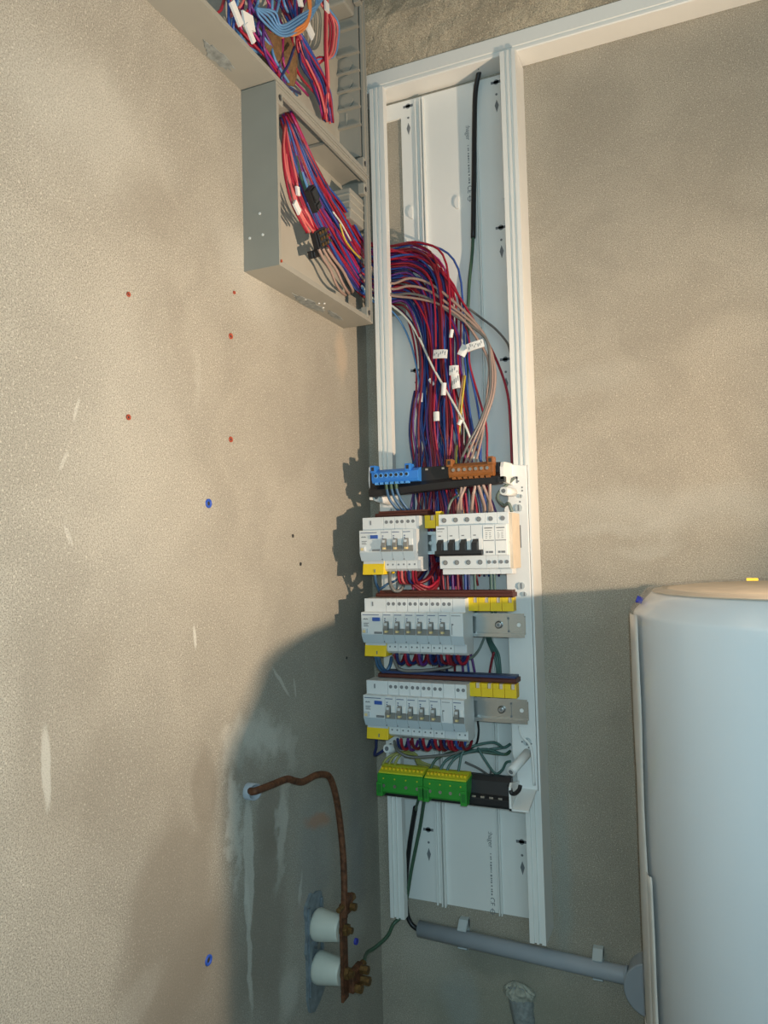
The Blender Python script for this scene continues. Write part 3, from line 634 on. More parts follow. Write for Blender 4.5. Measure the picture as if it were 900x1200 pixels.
ub = thing('distribution_enclosure', (.0, -.5, 2.2655), 'large open grey enclosure high on the left wall packed with coloured wires', 'enclosure')
frame(ub, -.98, BR, 2.2655, UT, tophole=None)
corner_lug(ub, BR-.0125, 2.283); corner_lug(ub, BR-.0125, 2.565)
smear_shade(ub, [(.0135, -.455, .010, .034, .0)], .0008, 'z', 2.2655)  # shading on the underside, drawn as a thin dark patch
# knock-out comb on the end wall nearest the corner
kc = MB().box(.006, .045, BR-T_-.006, BR-T_, 2.300, 2.70).build('knockout_strip', M['boxgrey'], ub)
for i, z in enumerate((2.352, 2.383, 2.414, 2.445, 2.476, 2.520, 2.60)):
    MB().box(.006, .047, BR-T_-.0120, BR-T_-.005, z-.0015, z+.0015).build('knockout_rib', M['boxgrey'], kc)
for z in (2.398, 2.429, 2.460): MB().cyl((.022, BR-T_-.0055, z), (.022, BR-T_-.0085, z), .0115, n=18).build('knockout_disc', M['boxgrey'], kc, smooth=True)
MB().box(.0200, .0215, BR-T_-.0075, BR-T_-.0055, 2.358, 2.377).build('knockout_slit', M['boxback'], kc)
MB().box(.006, .040, -.140, BR-T_-.006, 2.540, 2.590).build('membrane_block', M['boxgrey'], ub, bevel=.003)

# ------------------------------------------------------------------ wires
# every wire: insulation colour, radius (1/100 mm), sides, label, group, then its way through the room as x y z triples (1/10 mm)
WIRE_GROUPS = ['loose installation wires between the grey enclosure and the tall channel', 'salmon pink wires in the small grey enclosure', 'short wire loops under the lowest device row', 'short wire loops under the middle device row', 'tangled wires in the large grey enclosure']
WIRE_LABELS = [
    'thin bright blue wire in the loose bundle',
    'thin dark blue wire in the loose bundle',
    'thin dark red wire in the loose bundle',
    'thin violet wire in the loose bundle',
    'thin red wire in the loose bundle',
    'thin magenta wire in the loose bundle',
    'bright red wire sweeping out furthest to the right of the bundle',
    'uppermost pinkish brown wire arching over the bundle to the brown terminal block',
    'middle pinkish brown wire arching over the bundle to the brown terminal block',
    'greyish wire arching beneath the two brown ones to the brown terminal block',
    'lowest pinkish brown wire crossing the front of the bundle',
    'short grey wire running off behind the right edge of the channel',
    'pale grey-green wire crossing diagonally in front of the bundle',
    'pale blue wire hanging leftmost from the bundle',
    'thin red wire at the left side of the bundle behind the blue terminal block',
    'thin dark red wire at the left side of the bundle behind the blue terminal block',
    'thin dark blue wire at the left side of the bundle behind the blue terminal block',
    'dark blue wire bowing out left above the blue terminal block',
    'red wire bowing out left above the blue terminal block',
    'red wire falling separately on the right of the bundle under the white tags',
    'dark blue wire falling separately on the right of the bundle under the white tags',
    'bright blue wire falling separately on the right of the bundle under the white tags',
    'outer red wire falling separately on the right of the bundle under the white tags',
    'violet wire falling separately on the right of the bundle under the white tags',
    'brown wire standing beside the white tags in the channel',
    'yellowish wire standing beside the white tags in the channel',
    'salmon pink wire curving down to the black connectors in the small grey enclosure',
    'dark green cable behind the salmon wires in the small grey enclosure',
    'pale blue wire behind the salmon wires in the small grey enclosure',
    'grey-green wire behind the salmon wires in the small grey enclosure',
    'left of the three taupe wires below the black connector in the small grey enclosure',
    'middle of the three taupe wires below the black connector in the small grey enclosure',
    'right of the three taupe wires below the black connector in the small grey enclosure',
    'yellow wire crossing the thick bundle in the small grey enclosure',
    'thin white wire crossing the thick bundle in the small grey enclosure',
    'dark blue wire in the tangle of the large grey enclosure',
    'bright blue wire in the tangle of the large grey enclosure',
    'red wire in the tangle of the large grey enclosure',
    'magenta wire in the tangle of the large grey enclosure',
    'salmon pink wire in the tangle of the large grey enclosure',
    'violet wire in the tangle of the large grey enclosure',
    'pale blue wire in the tangle of the large grey enclosure',
    'orange wire in the tangle of the large grey enclosure',
    'long red wire hanging straight on the right side in the large grey enclosure',
    'long salmon wire hanging beside the straight red one in the large grey enclosure',
    'left of three steel-blue wires hanging from the blue terminal block',
    'middle of three steel-blue wires hanging from the blue terminal block',
    'right of three steel-blue wires hanging from the blue terminal block',
    'first pinkish brown wire from the left between brown terminal block and main switch',
    'second pinkish brown wire from the left between brown terminal block and main switch',
    'third pinkish brown wire from the left between brown terminal block and main switch',
    'fourth pinkish brown wire from the left between brown terminal block and main switch',
    'fifth pinkish brown wire from the left between brown terminal block and main switch',
    'sixth pinkish brown wire from the left between brown terminal block and main switch',
    'grey-green wire looping behind the top right of the main switch row',
    'grey-green wire looping up from the left pole of the main switch',
    'steel-blue wire dropping from the yellow cover of the uppermost row',
    'steel-blue wire branching right under the uppermost row',
    'thick grey wire loop under the uppermost row',
    'first wire loop from the left under the breakers of the uppermost row',
    'second wire loop from the left under the breakers of the uppermost row',
    'third wire loop from the left under the breakers of the uppermost row',
    'fourth wire loop from the left under the breakers of the uppermost row',
    'fifth wire loop from the left under the breakers of the uppermost row',
    'sixth wire loop from the left under the breakers of the uppermost row',
    'middle dark red wire swinging right under the short rail',
    'lower dark red wire swinging right under the short rail',
    'bright red wire swinging right under the short rail',
    'first of the short wires looped under the middle device row',
    'second of the short wires looped under the middle device row',
    'third of the short wires looped under the middle device row',
    'fourth of the short wires looped under the middle device row',
    'fifth of the short wires looped under the middle device row',
    'sixth of the short wires looped under the middle device row',
    'seventh of the short wires looped under the middle device row',
    'eighth of the short wires looped under the middle device row',
    'ninth of the short wires looped under the middle device row',
    'tenth of the short wires looped under the middle device row',
    'eleventh of the short wires looped under the middle device row',
    'twelfth of the short wires looped under the middle device row',
    'thirteenth of the short wires looped under the middle device row',
    'fourteenth of the short wires looped under the middle device row',
    'first of the short wires looped under the lowest device row',
    'second of the short wires looped under the lowest device row',
    'third of the short wires looped under the lowest device row',
    'fourth of the short wires looped under the lowest device row',
    'fifth of the short wires looped under the lowest device row',
    'sixth of the short wires looped under the lowest device row',
    'seventh of the short wires looped under the lowest device row',
    'eighth of the short wires looped under the lowest device row',
    'ninth of the short wires looped under the lowest device row',
    'tenth of the short wires looped under the lowest device row',
    'eleventh of the short wires looped under the lowest device row',
    'twelfth of the short wires looped under the lowest device row',
    'thirteenth of the short wires looped under the lowest device row',
    'fourteenth of the short wires looped under the lowest device row',
    'long grey wire sagging under the middle device row',
    'thick blue wire loop under the left breaker of the middle device row',
    'blue wire running down under the left breaker of the middle device row',
    'dark blue wire dropping at the left end of the lowest device row',
    'thin dark red wire passing down between middle and lowest rows',
    'thin dark blue wire passing down between middle and lowest rows',
    'second dark red wire passing down between middle and lowest rows',
    'first violet wire passing down between middle and lowest rows',
    'bright blue wire passing down between middle and lowest rows',
    'second violet wire passing down between middle and lowest rows',
    'lone dark red wire at the right passing down between middle and lowest rows',
    'left of three teal wires below the middle rail',
    'middle of three teal wires below the middle rail',
    'right of three teal wires below the middle rail',
    'grey wire slanting left below the middle rail',
    'first dark red wire passing behind the foot of the main switch',
    'first violet wire passing behind the foot of the main switch',
    'second dark red wire passing behind the foot of the main switch',
    'bright blue wire passing behind the foot of the main switch',
    'dark blue wire passing behind the foot of the main switch',
    'first teal wire passing behind the foot of the main switch',
    'second teal wire passing behind the foot of the main switch',
    'third teal wire passing behind the foot of the main switch',
    'outer yellow-green wire arching from the left earth block',
    'middle yellow-green wire arching from the left earth block',
    'inner yellow-green wire arching from the left earth block',
    'first green-grey earth wire from the left rising from the right earth block',
    'second green-grey earth wire from the left rising from the right earth block',
    'third green-grey earth wire from the left rising from the right earth block',
    'fourth green-grey earth wire from the left rising from the right earth block',
    'green-grey earth wire bent in a V beside the lower screw post',
    'grey wire slanting down behind the bare black rail',
    'thin black wire hanging below the end of the lowest rail',
    'dark grey wire sagging under the lowest device row',
    'black sheathed cable hanging from the trunking at the top of the channel',
    'green-grey core leaving the black sheathed cable in the upper channel',
    'green-grey core entering the lower black sheathed cable',
    'black sheathed cable running from the earth bar down into the grey conduit',
    'green-yellow earth wire leaving the channel foot to the copper busbar on the left wall']
WIRES = [
    ('blue', 163, 6, 0, 0, '149 -3070 22592 187 -2627 21849 191 -1799 21238 284 -1049 20799 327 -780 20794 365 -500 20784 600 -391 20759 1054 -291 20658 1368 -223 20197 1402 -223 19466 1417 -263 18600 1426 -223 17850 1468 -223 17150 1382 -223 16600 1356 -223 15850'),
    ('navy', 171, 6, 1, 0, '191 -3093 22623 203 -2653 21902 216 -1803 21258 303 -1041 20811 301 -780 20776 357 -500 20766 600 -315 20711 963 -280 20662 1204 -199 20020 1237 -199 19635 1108 -239 18600 1179 -199 17850 1218 -199 17150 1232 -199 16600'),
    ('navy', 190, 6, 1, 0, '157 -3109 22635 155 -2630 21863 225 -1780 21252 295 -991 20783 302 -780 20793 367 -500 20783 600 -331 20736 933 -400 20673 1149 -440 20040 1189 -440 19317 1112 -480 18600 1036 -440 17850 983 -440 17150 944 -440 16600 1007 -440 15850'),
    ('darkred', 178, 6, 2, 0, '169 -3123 22597 199 -2675 21903 200 -1806 21239 283 -1008 20792 347 -780 20707 387 -500 20697 600 -308 20682 952 -428 20532 1183 -496 20001 1228 -496 19409 1152 -536 18600 1132 -496 17850 1098 -496 17150 1025 -496 16600 1053 -496 15850 953 -496 14600'),
    ('purple', 168, 6, 3, 0, '162 -3104 22588 217 -2629 21859 203 -1804 21246 254 -994 20829 314 -780 20736 335 -500 20726 600 -386 20686 931 -419 20640 1145 -478 20161 1221 -478 19461 1051 -518 18600 1088 -478 17850 953 -478 17150 927 -478 16600 1017 -478 15850 995 -478 14600'),
    ('blue', 174, 6, 0, 0, '172 -3092 22622 203 -2624 21907 243 -1808 21259 276 -991 20799 336 -780 20770 389 -500 20760 600 -289 20729 932 -372 20656 1147 -384 20039 1205 -384 19390 1236 -424 18600 989 -384 17850 972 -384 17150 938 -384 16600'),
    ('red', 161, 6, 4, 0, '159 -3066 22611 205 -2604 21864 230 -1754 21311 317 -1002 20899 355 -780 20804 373 -500 20794 600 -335 20779 942 -278 20625 1166 -197 20229 1213 -197 19436 1188 -237 18600 1134 -197 17850 1112 -197 17150 1078 -197 16600 993 -197 15850 1108 -197 14600'),
    ('navy', 179, 6, 1, 0, '168 -3078 22598 232 -2644 21921 211 -1779 21362 311 -1002 20931 275 -780 20939 374 -500 20929 600 -274 20909 1021 -354 20776 1310 -347 20193 1320 -347 19311 1332 -387 18600 1407 -347 17850 1391 -347 17150 1376 -347 16600 1270 -347 15850 1257 -347 14600'),
    ('blue', 173, 6, 0, 0, '199 -3092 22643 173 -2613 21880 214 -1761 21298 289 -989 20875 325 -780 20795 360 -500 20785 600 -328 20767 964 -357 20667 1205 -354 20037 1261 -354 19601 1299 -394 18600 1115 -354 17850 1169 -354 17150 1201 -354 16600 1045 -354 15850 1028 -354 14600'),
    ('blue', 189, 6, 0, 0, '180 -3110 22597 222 -2582 21912 226 -1788 21299 286 -982 20852 285 -780 20889 370 -500 20879 600 -369 20861 1024 -330 20767 1315 -300 20248 1323 -300 19396 1301 -340 18600 1324 -300 17850 1384 -300 17150 1338 -300 16600 1301 -300 15850'),
    ('blue', 177, 6, 0, 0, '174 -3113 22592 224 -2624 21879 255 -1707 21455 285 -995 21046 333 -780 21013 335 -500 21003 600 -392 20985 1011 -260 20839 1291 -160 20316 1355 -160 19283 1386 -200 18600 1202 -160 17850 1379 -160 17150 1343 -160 16600'),
    ('purple', 181, 6, 3, 0, '178 -3095 22606 180 -2627 21877 212 -1788 21299 305 -1018 20865 301 -780 20786 331 -500 20776 600 -365 20717 1138 -361 20687 1523 -361 20121 1597 -361 19293 1660 -401 18600 1628 -361 17850 1682 -361 17150 1699 -361 16600 1654 -361 15850'),
    ('darkred', 171, 6, 2, 0, '230 -3083 22634 203 -2609 21881 212 -1798 21352 273 -1020 20864 348 -780 20899 370 -500 20889 600 -361 20844 963 -341 20803 1203 -323 20240 1224 -323 19635 1303 -363 18600 1176 -323 17850 1096 -323 17150 1132 -323 16600'),
    ('navy', 175, 6, 1, 0, '193 -3087 22607 231 -2622 21938 204 -1774 21289 271 -998 20815 347 -780 20855 339 -500 20845 600 -275 20832 977 -406 20703 1228 -451 20186 1251 -451 19497 1152 -491 18600 1275 -451 17850 1242 -451 17150 1214 -451 16600 1265 -451 15850'),
    ('red', 183, 6, 4, 0, '215 -3077 22591 227 -2568 21935 291 -1728 21398 269 -962 21042 311 -780 20982 333 -500 20972 600 -397 20943 992 -300 20856 1257 -241 20398 1331 -241 19609 1175 -281 18600 1251 -241 17850 1296 -241 17150 1262 -241 16600 1356 -241 15850 1191 -241 14600'),
    ('purple', 185, 6, 3, 0, '212 -3107 22624 230 -2565 21932 281 -1751 21452 290 -942 21058 271 -780 21079 334 -500 21069 600 -362 21049 1052 -387 20969 1366 -414 20405 1403 -414 19437 1315 -454 18600 1496 -414 17850 1357 -414 17150 1394 -414 16600 1202 -414 15850 1324 -414 14600'),
    ('magenta', 181, 6, 5, 0, '199 -3120 22657 199 -2573 21902 252 -1718 21363 319 -982 20988 291 -780 20963 384 -500 20953 600 -332 20895 955 -348 20838 1190 -337 20333 1201 -337 19388 1143 -377 18600 1221 -337 17850 1022 -337 17150 1027 -337 16600 893 -337 15850 1138 -337 14600'),
    ('red', 179, 6, 4, 0, '208 -3108 22661 228 -2584 21926 230 -1788 21340 317 -1003 20966 294 -780 20878 361 -500 20868 600 -373 20830 1037 -431 20717 1338 -501 20182 1411 -501 19626 1375 -541 18600 1416 -501 17850 1278 -501 17150 1280 -501 16600 1314 -501 15850'),
    ('blue', 186, 6, 0, 0, '222 -3124 22621 209 -2587 21951 285 -1724 21473 308 -943 21063 277 -780 21109 360 -500 21099 600 -286 21072 1035 -315 20953 1335 -270 20453 1379 -270 19348 1289 -310 18600 1375 -270 17850 1332 -270 17150 1284 -270 16600 1225 -270 15850 1159 -270 14600'),
    ('purple', 163, 6, 3, 0, '212 -3112 22597 211 -2532 21912 260 -1728 21454 281 -988 20993 310 -780 20986 387 -500 20976 600 -281 20968 972 -252 20835 1220 -144 20237 1257 -144 19485 1110 -184 18600 1166 -144 17850 1274 -144 17150 1290 -144 16600 1367 -144 15850 1174 -144 14600'),
    ('purple', 185, 6, 3, 0, '196 -3079 22642 253 -2532 21913 300 -1743 21493 317 -980 21140 326 -780 21189 362 -500 21179 600 -339 21165 1013 -308 21015 1294 -256 20581 1315 -256 19566 1201 -296 18600 1309 -256 17850 1413 -256 17150 1352 -256 16600'),
    ('purple', 189, 6, 3, 0, '208 -3070 22642 217 -2589 21945 264 -1755 21376 308 -952 20947 300 -780 20889 355 -500 20879 600 -304 20830 1031 -400 20758 1327 -440 20278 1405 -440 19375 1422 -480 18600 1292 -440 17850 1298 -440 17150 1304 -440 16600'),
    ('blue', 162, 6, 0, 0, '226 -3074 22597 240 -2521 21918 248 -1700 21517 327 -968 21126 298 -780 21164 337 -500 21154 600 -389 21104 1165 -382 21032 1572 -404 20501 1596 -404 19540 1724 -444 18600 1823 -404 17850 1752 -404 17150 1667 -404 16600'),
    ('red', 189, 6, 4, 0, '256 -3099 22647 227 -2527 21939 284 -1761 21458 282 -965 21027 336 -780 21000 358 -500 20990 600 -312 20945 1034 -330 20882 1333 -300 20337 1397 -300 19275 1291 -340 18600 1263 -300 17850 1391 -300 17150 1342 -300 16600'),
    ('navy', 172, 6, 1, 0, '249 -3090 22659 224 -2525 21963 271 -1721 21353 318 -1011 20969 340 -780 20927 377 -500 20917 600 -272 20905 965 -349 20846 1208 -339 20170 1232 -339 19527 1129 -379 18600 1115 -339 17850 1241 -339 17150 1206 -339 16600 1236 -339 15850 1225 -339 14600'),
    ('darkred', 167, 6, 2, 0, '227 -3093 22628 244 -2560 21955 228 -1772 21422 279 -981 21026 286 -780 21032 338 -500 21022 600 -335 21016 986 -358 20875 1246 -356 20310 1308 -356 19368 1203 -396 18600 1178 -356 17850 1170 -356 17150 1106 -356 16600 1058 -356 15850'),
    ('blue', 179, 6, 0, 0, '264 -3126 22599 225 -2549 21965 274 -1760 21442 271 -1002 21058 310 -780 20989 352 -500 20979 600 -277 20933 980 -371 20827 1235 -382 20381 1241 -382 19455 1168 -422 18600 1236 -382 17850 1267 -382 17150 1260 -382 16600'),
    ('red', 182, 6, 4, 0, '227 -3137 22619 213 -2492 21935 299 -1675 21553 336 -950 21132 277 -780 21167 332 -500 21157 600 -331 21126 1046 -412 21020 1354 -464 20566 1397 -464 19511 1362 -504 18600 1342 -464 17850 1512 -464 17150 1505 -464 16600 1365 -464 15850'),
    ('purple', 172, 6, 3, 0, '234 -3139 22649 269 -2512 21963 286 -1660 21567 295 -960 21163 303 -780 21222 376 -500 21212 600 -382 21155 1036 -414 21102 1336 -469 20538 1411 -469 19545 1290 -509 18600 1332 -469 17850 1300 -469 17150 1224 -469 16600'),
    ('darkred', 187, 6, 2, 0, '263 -3084 22617 273 -2549 22003 276 -1689 21566 288 -922 21186 328 -780 21237 381 -500 21227 600 -313 21204 1035 -344 21100 1335 -329 20659 1410 -329 19313 1330 -369 18600 1286 -329 17850 1476 -329 17150 1490 -329 16600'),
    ('navy', 161, 6, 1, 0, '256 -3094 22619 245 -2515 22003 314 -1678 21568 302 -938 21194 286 -780 21228 330 -500 21218 600 -262 21186 1068 -375 21066 1395 -390 20490 1460 -390 19410 1338 -430 18600 1421 -390 17850 1442 -390 17150 1454 -390 16600 1452 -390 15850'),
    ('red', 189, 6, 4, 0, '276 -3120 22647 225 -2490 22009 277 -1707 21426 275 -955 21064 282 -780 20998 383 -500 20988 600 -360 20977 1056 -389 20846 1372 -418 20384 1439 -418 19494 1351 -458 18600 1379 -418 17850 1458 -418 17150 1485 -418 16600 1365 -418 15850'),
    ('blue', 170, 6, 0, 0, '255 -3099 22614 248 -2524 21979 293 -1719 21520 305 -923 21125 274 -780 21186 381 -500 21176 600 -265 21143 1057 -390 21016 1374 -419 20565 1417 -419 19593 1461 -459 18600 1393 -419 17850 1410 -419 17150 1362 -419 16600'),
    ('magenta', 164, 6, 5, 0, '232 -3099 22664 245 -2497 21976 301 -1699 21498 334 -945 21078 296 -780 21024 368 -500 21014 600 -342 20976 1132 -348 20882 1510 -335 20445 1515 -335 19477 1532 -375 18600 1630 -335 17850 1671 -335 17150 1629 -335 16600'),
    ('red', 178, 6, 4, 0, '276 -3132 22599 283 -2479 21989 252 -1730 21540 297 -923 21170 344 -780 21095 384 -500 21085 600 -317 21060 1063 -354 20966 1386 -347 20492 1386 -347 19275 1318 -387 18600 1369 -347 17850 1381 -347 17150 1409 -347 16600'),
    ('navy', 162, 6, 1, 0, '234 -3114 22634 274 -2478 21990 305 -1685 21560 330 -893 21231 318 -780 21238 353 -500 21228 600 -339 21223 1037 -383 21141 1339 -405 20469 1359 -405 19508 1282 -445 18600 1454 -405 17850 1471 -405 17150 1503 -405 16600'),
    ('blue', 189, 6, 0, 0, '269 -3096 22663 299 -2498 22030 325 -1713 21596 298 -898 21245 284 -780 21212 385 -500 21202 600 -373 21166 1088 -325 21047 1430 -289 20458 1509 -289 19587 1485 -329 18600 1499 -289 17850 1537 -289 17150 1438 -289 16600'),
    ('darkred', 166, 6, 2, 0, '286 -3089 22626 275 -2474 21981 250 -1732 21539 290 -911 21153 282 -780 21094 369 -500 21084 600 -394 21028 1012 -425 20938 1292 -490 20484 1369 -490 19464 1345 -530 18600 1382 -490 17850 1357 -490 17150 1357 -490 16600 1262 -490 15850'),
    ('navy', 177, 6, 1, 0, '293 -3081 22652 242 -2457 22017 275 -1739 21523 320 -966 21092 302 -780 21080 386 -500 21070 600 -393 21055 1082 -407 20940 1420 -453 20415 1443 -453 19548 1528 -493 18600 1387 -453 17850 1518 -453 17150 1431 -453 16600 1370 -453 15850'),
    ('purple', 170, 6, 3, 0, '286 -3105 22620 269 -2468 21996 325 -1702 21625 298 -902 21295 323 -780 21364 387 -500 21354 600 -328 21329 1061 -416 21190 1382 -472 20748 1395 -472 19625 1477 -512 18600 1431 -472 17850 1558 -472 17150 1537 -472 16600'),
    ('red', 170, 6, 4, 0, '295 -3083 22652 270 -2454 22006 269 -1710 21534 291 -910 21149 281 -780 21204 366 -500 21194 600 -304 21171 1011 -367 21072 1290 -374 20461 1326 -374 19471 1267 -414 18600 1288 -374 17850 1340 -374 17150 1276 -374 16600'),
    ('navy', 186, 6, 1, 0, '281 -3111 22619 296 -2437 22026 324 -1636 21655 334 -925 21258 293 -780 21369 387 -500 21359 600 -261 21309 1109 -286 21274 1470 -212 20769 1494 -212 19369 1475 -252 18600 1478 -212 17850 1686 -212 17150 1626 -212 16600 1647 -212 15850 1510 -212 14600'),
    ('darkred', 174, 6, 2, 0, '250 -3078 22621 247 -2472 22039 267 -1697 21635 337 -917 21250 330 -780 21312 369 -500 21302 600 -277 21281 1092 -293 21214 1437 -226 20717 1472 -226 19354 1530 -266 18600 1603 -226 17850 1486 -226 17150 1442 -226 16600 1366 -226 15850 1577 -226 14600'),
    ('blue', 175, 6, 0, 0, '297 -3111 22647 309 -2423 22014 251 -1677 21571 287 -958 21135 356 -780 21195 342 -500 21185 600 -351 21176 1055 -288 21067 1370 -216 20622 1434 -216 19398 1369 -256 18600 1469 -216 17850 1421 -216 17150 1460 -216 16600'),
    ('red', 180, 6, 4, 0, '290 -3105 22646 268 -2454 21998 296 -1615 21728 349 -888 21349 306 -780 21409 387 -500 21399 600 -264 21399 1310 -342 21313 1834 -324 20653 1840 -324 19569 1902 -364 18600 2141 -324 17850 2249 -324 17150 2264 -324 16600'),
    ('purple', 188, 6, 3, 0, '296 -3119 22671 306 -2430 22052 322 -1627 21690 350 -883 21397 313 -780 21439 378 -500 21429 600 -288 21390 1134 -312 21310 1515 -265 20744 1522 -265 19609 1504 -305 18600 1589 -265 17850 1646 -265 17150 1558 -265 16600 1571 -265 15850'),
    ('darkred', 164, 6, 2, 0, '267 -3108 22648 270 -2466 22022 321 -1657 21687 308 -912 21325 306 -780 21313 362 -500 21303 600 -315 21284 1148 -264 21143 1539 -168 20633 1590 -168 19369 1608 -208 18600 1605 -168 17850 1618 -168 17150 1636 -168 16600 1489 -168 15850'),
    ('navy', 175, 6, 1, 0, '303 -3116 22642 291 -2403 22054 293 -1689 21657 345 -936 21278 315 -780 21354 348 -500 21344 600 -335 21309 1145 -387 21256 1535 -414 20712 1587 -414 19258 1505 -454 18600 1714 -414 17850 1814 -414 17150 1827 -414 16600'),
    ('red', 172, 6, 4, 0, '257 -3134 22632 269 -2455 22055 315 -1624 21725 366 -908 21368 275 -780 21406 347 -500 21396 600 -350 21366 1109 -452 21239 1469 -543 20767 1485 -543 19447 1440 -583 18600 1496 -543 17850 1642 -543 17150 1560 -543 16600 1505 -543 15850 1781 -543 14600'),
    ('blue', 181, 6, 0, 0, '278 -3110 22631 270 -2453 22070 318 -1634 21662 333 -898 21335 331 -780 21351 371 -500 21341 600 -277 21286 1071 -378 21208 1400 -396 20746 1453 -396 19598 1423 -436 18600 1372 -396 17850 1575 -396 17150 1477 -396 16600 1451 -396 15850 1494 -396 14600'),
    ('magenta', 186, 6, 5, 0, '264 -3148 22605 304 -2411 22080 335 -1630 21780 360 -889 21439 276 -780 21479 371 -500 21469 600 -317 21469 1153 -278 21322 1549 -195 20799 1556 -195 19439 1709 -235 18600 1711 -195 17850 1711 -195 17150 1613 -195 16600 1808 -195 15850'),
    ('red', 169, 6, 4, 0, '262 -3118 22623 307 -2415 22072 339 -1676 21665 342 -937 21306 320 -780 21302 360 -500 21292 600 -306 21285 1136 -256 21219 1519 -152 20720 1589 -152 19525 1611 -192 18600 1613 -152 17850 1636 -152 17150 1620 -152 16600 1693 -152 15850 1651 -152 14600'),
    ('navy', 183, 6, 1, 0, '306 -3118 22616 337 -2434 22090 319 -1600 21789 365 -878 21451 300 -780 21571 347 -500 21561 600 -313 21540 1179 -371 21404 1596 -382 20856 1597 -382 19310 1752 -422 18600 1771 -382 17850 1909 -382 17150 1844 -382 16600 1847 -382 15850'),
    ('blue', 188, 6, 0, 0, '289 -3103 22627 290 -2426 22091 333 -1640 21654 305 -880 21347 358 -780 21315 378 -500 21305 600 -323 21291 1105 -357 21181 1462 -355 20648 1493 -355 19565 1565 -395 18600 1659 -355 17850 1541 -355 17150 1449 -355 16600 1565 -355 15850'),
    ('darkred', 169, 6, 2, 0, '260 -3125 22643 312 -2408 22035 324 -1635 21725 363 -900 21405 289 -780 21431 336 -500 21421 600 -287 21378 1139 -320 21273 1524 -281 20689 1544 -281 19619 1590 -321 18600 1727 -281 17850 1658 -281 17150 1623 -281 16600'),
    ('red', 189, 6, 4, 0, '263 -3150 22675 337 -2394 22074 314 -1618 21733 370 -870 21423 293 -780 21517 332 -500 21507 600 -372 21457 1235 -256 21381 1698 -151 20772 1735 -151 19629 1894 -191 18600 1810 -151 17850 1996 -151 17150 1952 -151 16600'),
    ('darkred', 170, 6, 2, 0, '331 -3106 22633 310 -2412 22106 372 -1647 21736 326 -891 21467 345 -780 21556 333 -500 21546 600 -290 21528 1156 -452 21470 1554 -544 20957 1615 -544 19626 1667 -584 18600 1647 -544 17850 1756 -544 17150 1762 -544 16600'),
    ('red', 174, 6, 4, 0, '293 -3123 22663 345 -2356 22074 357 -1620 21705 361 -921 21397 337 -780 21432 377 -500 21422 600 -266 21417 1117 -250 21344 1483 -139 20667 1509 -139 19344 1457 -179 18600 1555 -139 17850 1581 -139 17150 1584 -139 16600'),
    ('navy', 185, 6, 1, 0, '279 -3125 22624 285 -2374 22066 354 -1651 21722 337 -887 21390 327 -780 21479 377 -500 21469 600 -270 21443 1166 -270 21324 1573 -180 20715 1608 -180 19355 1594 -220 18600 1661 -180 17850 1743 -180 17150 1701 -180 16600'),
    ('darkred', 160, 6, 2, 0, '315 -3123 22642 322 -2378 22104 354 -1664 21694 303 -904 21341 346 -780 21371 361 -500 21361 600 -368 21312 1128 -419 21202 1503 -478 20655 1564 -478 19320 1486 -518 18600 1651 -478 17850 1679 -478 17150 1606 -478 16600'),
    ('blue', 187, 6, 0, 0, '331 -3091 22644 313 -2384 22097 371 -1653 21775 363 -903 21466 321 -780 21495 389 -500 21485 600 -395 21467 1154 -425 21380 1550 -490 20739 1628 -490 19279 1592 -530 18600 1629 -490 17850 1802 -490 17150 1830 -490 16600 1868 -490 15850 1807 -490 14600'),
    ('red', 164, 6, 4, 0, '309 -3119 22645 328 -2398 22124 341 -1618 21841 337 -831 21533 333 -780 21609 342 -500 21599 600 -398 21575 1186 -355 21459 1610 -350 21019 1680 -350 19537 1596 -390 18600 1691 -350 17850 1827 -350 17150 1797 -350 16600'),
    ('darkred', 180, 6, 2, 0, '292 -3140 22655 325 -2367 22126 311 -1608 21816 354 -864 21449 275 -780 21614 352 -500 21604 600 -344 21594 1175 -422 21477 1589 -484 20847 1614 -484 19410 1684 -524 18600 1703 -484 17850 1715 -484 17150 1711 -484 16600 1782 -484 15850'),
    ('red', 178, 6, 4, 0, '284 -3126 22644 297 -2380 22131 366 -1584 21818 369 -843 21517 328 -780 21511 346 -500 21501 600 -305 21458 1161 -439 21369 1564 -518 20891 1605 -518 19423 1739 -558 18600 1658 -518 17850 1709 -518 17150 1699 -518 16600'),
    ('navy', 171, 6, 1, 0, '300 -3124 22646 308 -2376 22076 333 -1620 21800 330 -897 21500 325 -780 21616 364 -500 21606 600 -309 21558 1179 -342 21481 1596 -324 20924 1633 -324 19374 1622 -364 18600 1692 -324 17850 1808 -324 17150 1762 -324 16600 1651 -324 15850'),
    ('red', 184, 6, 4, 0, '322 -3123 22629 369 -2359 22125 314 -1657 21799 339 -910 21436 336 -780 21506 337 -500 21496 600 -368 21493 1166 -277 21392 1573 -195 20865 1627 -195 19497 1728 -235 18600 1789 -195 17850 1770 -195 17150 1774 -195 16600 1808 -195 15850 1742 -195 14600'),
    ('blue', 177, 6, 0, 0, '294 -3097 22610 356 -2334 22109 401 -1579 21899 379 -817 21618 311 -780 21697 357 -500 21687 600 -299 21644 1325 -362 21578 1863 -363 21062 1925 -363 19590 2004 -403 18600 2139 -363 17850 2178 -363 17150 2121 -363 16600'),
    ('magenta', 177, 6, 5, 0, '352 -3135 22669 364 -2303 22092 331 -1601 21728 310 -877 21431 340 -780 21548 362 -500 21538 600 -260 21509 1141 -389 21429 1528 -418 20906 1576 -418 19390 1695 -458 18600 1690 -418 17850 1698 -418 17150 1612 -418 16600 1642 -418 15850'),
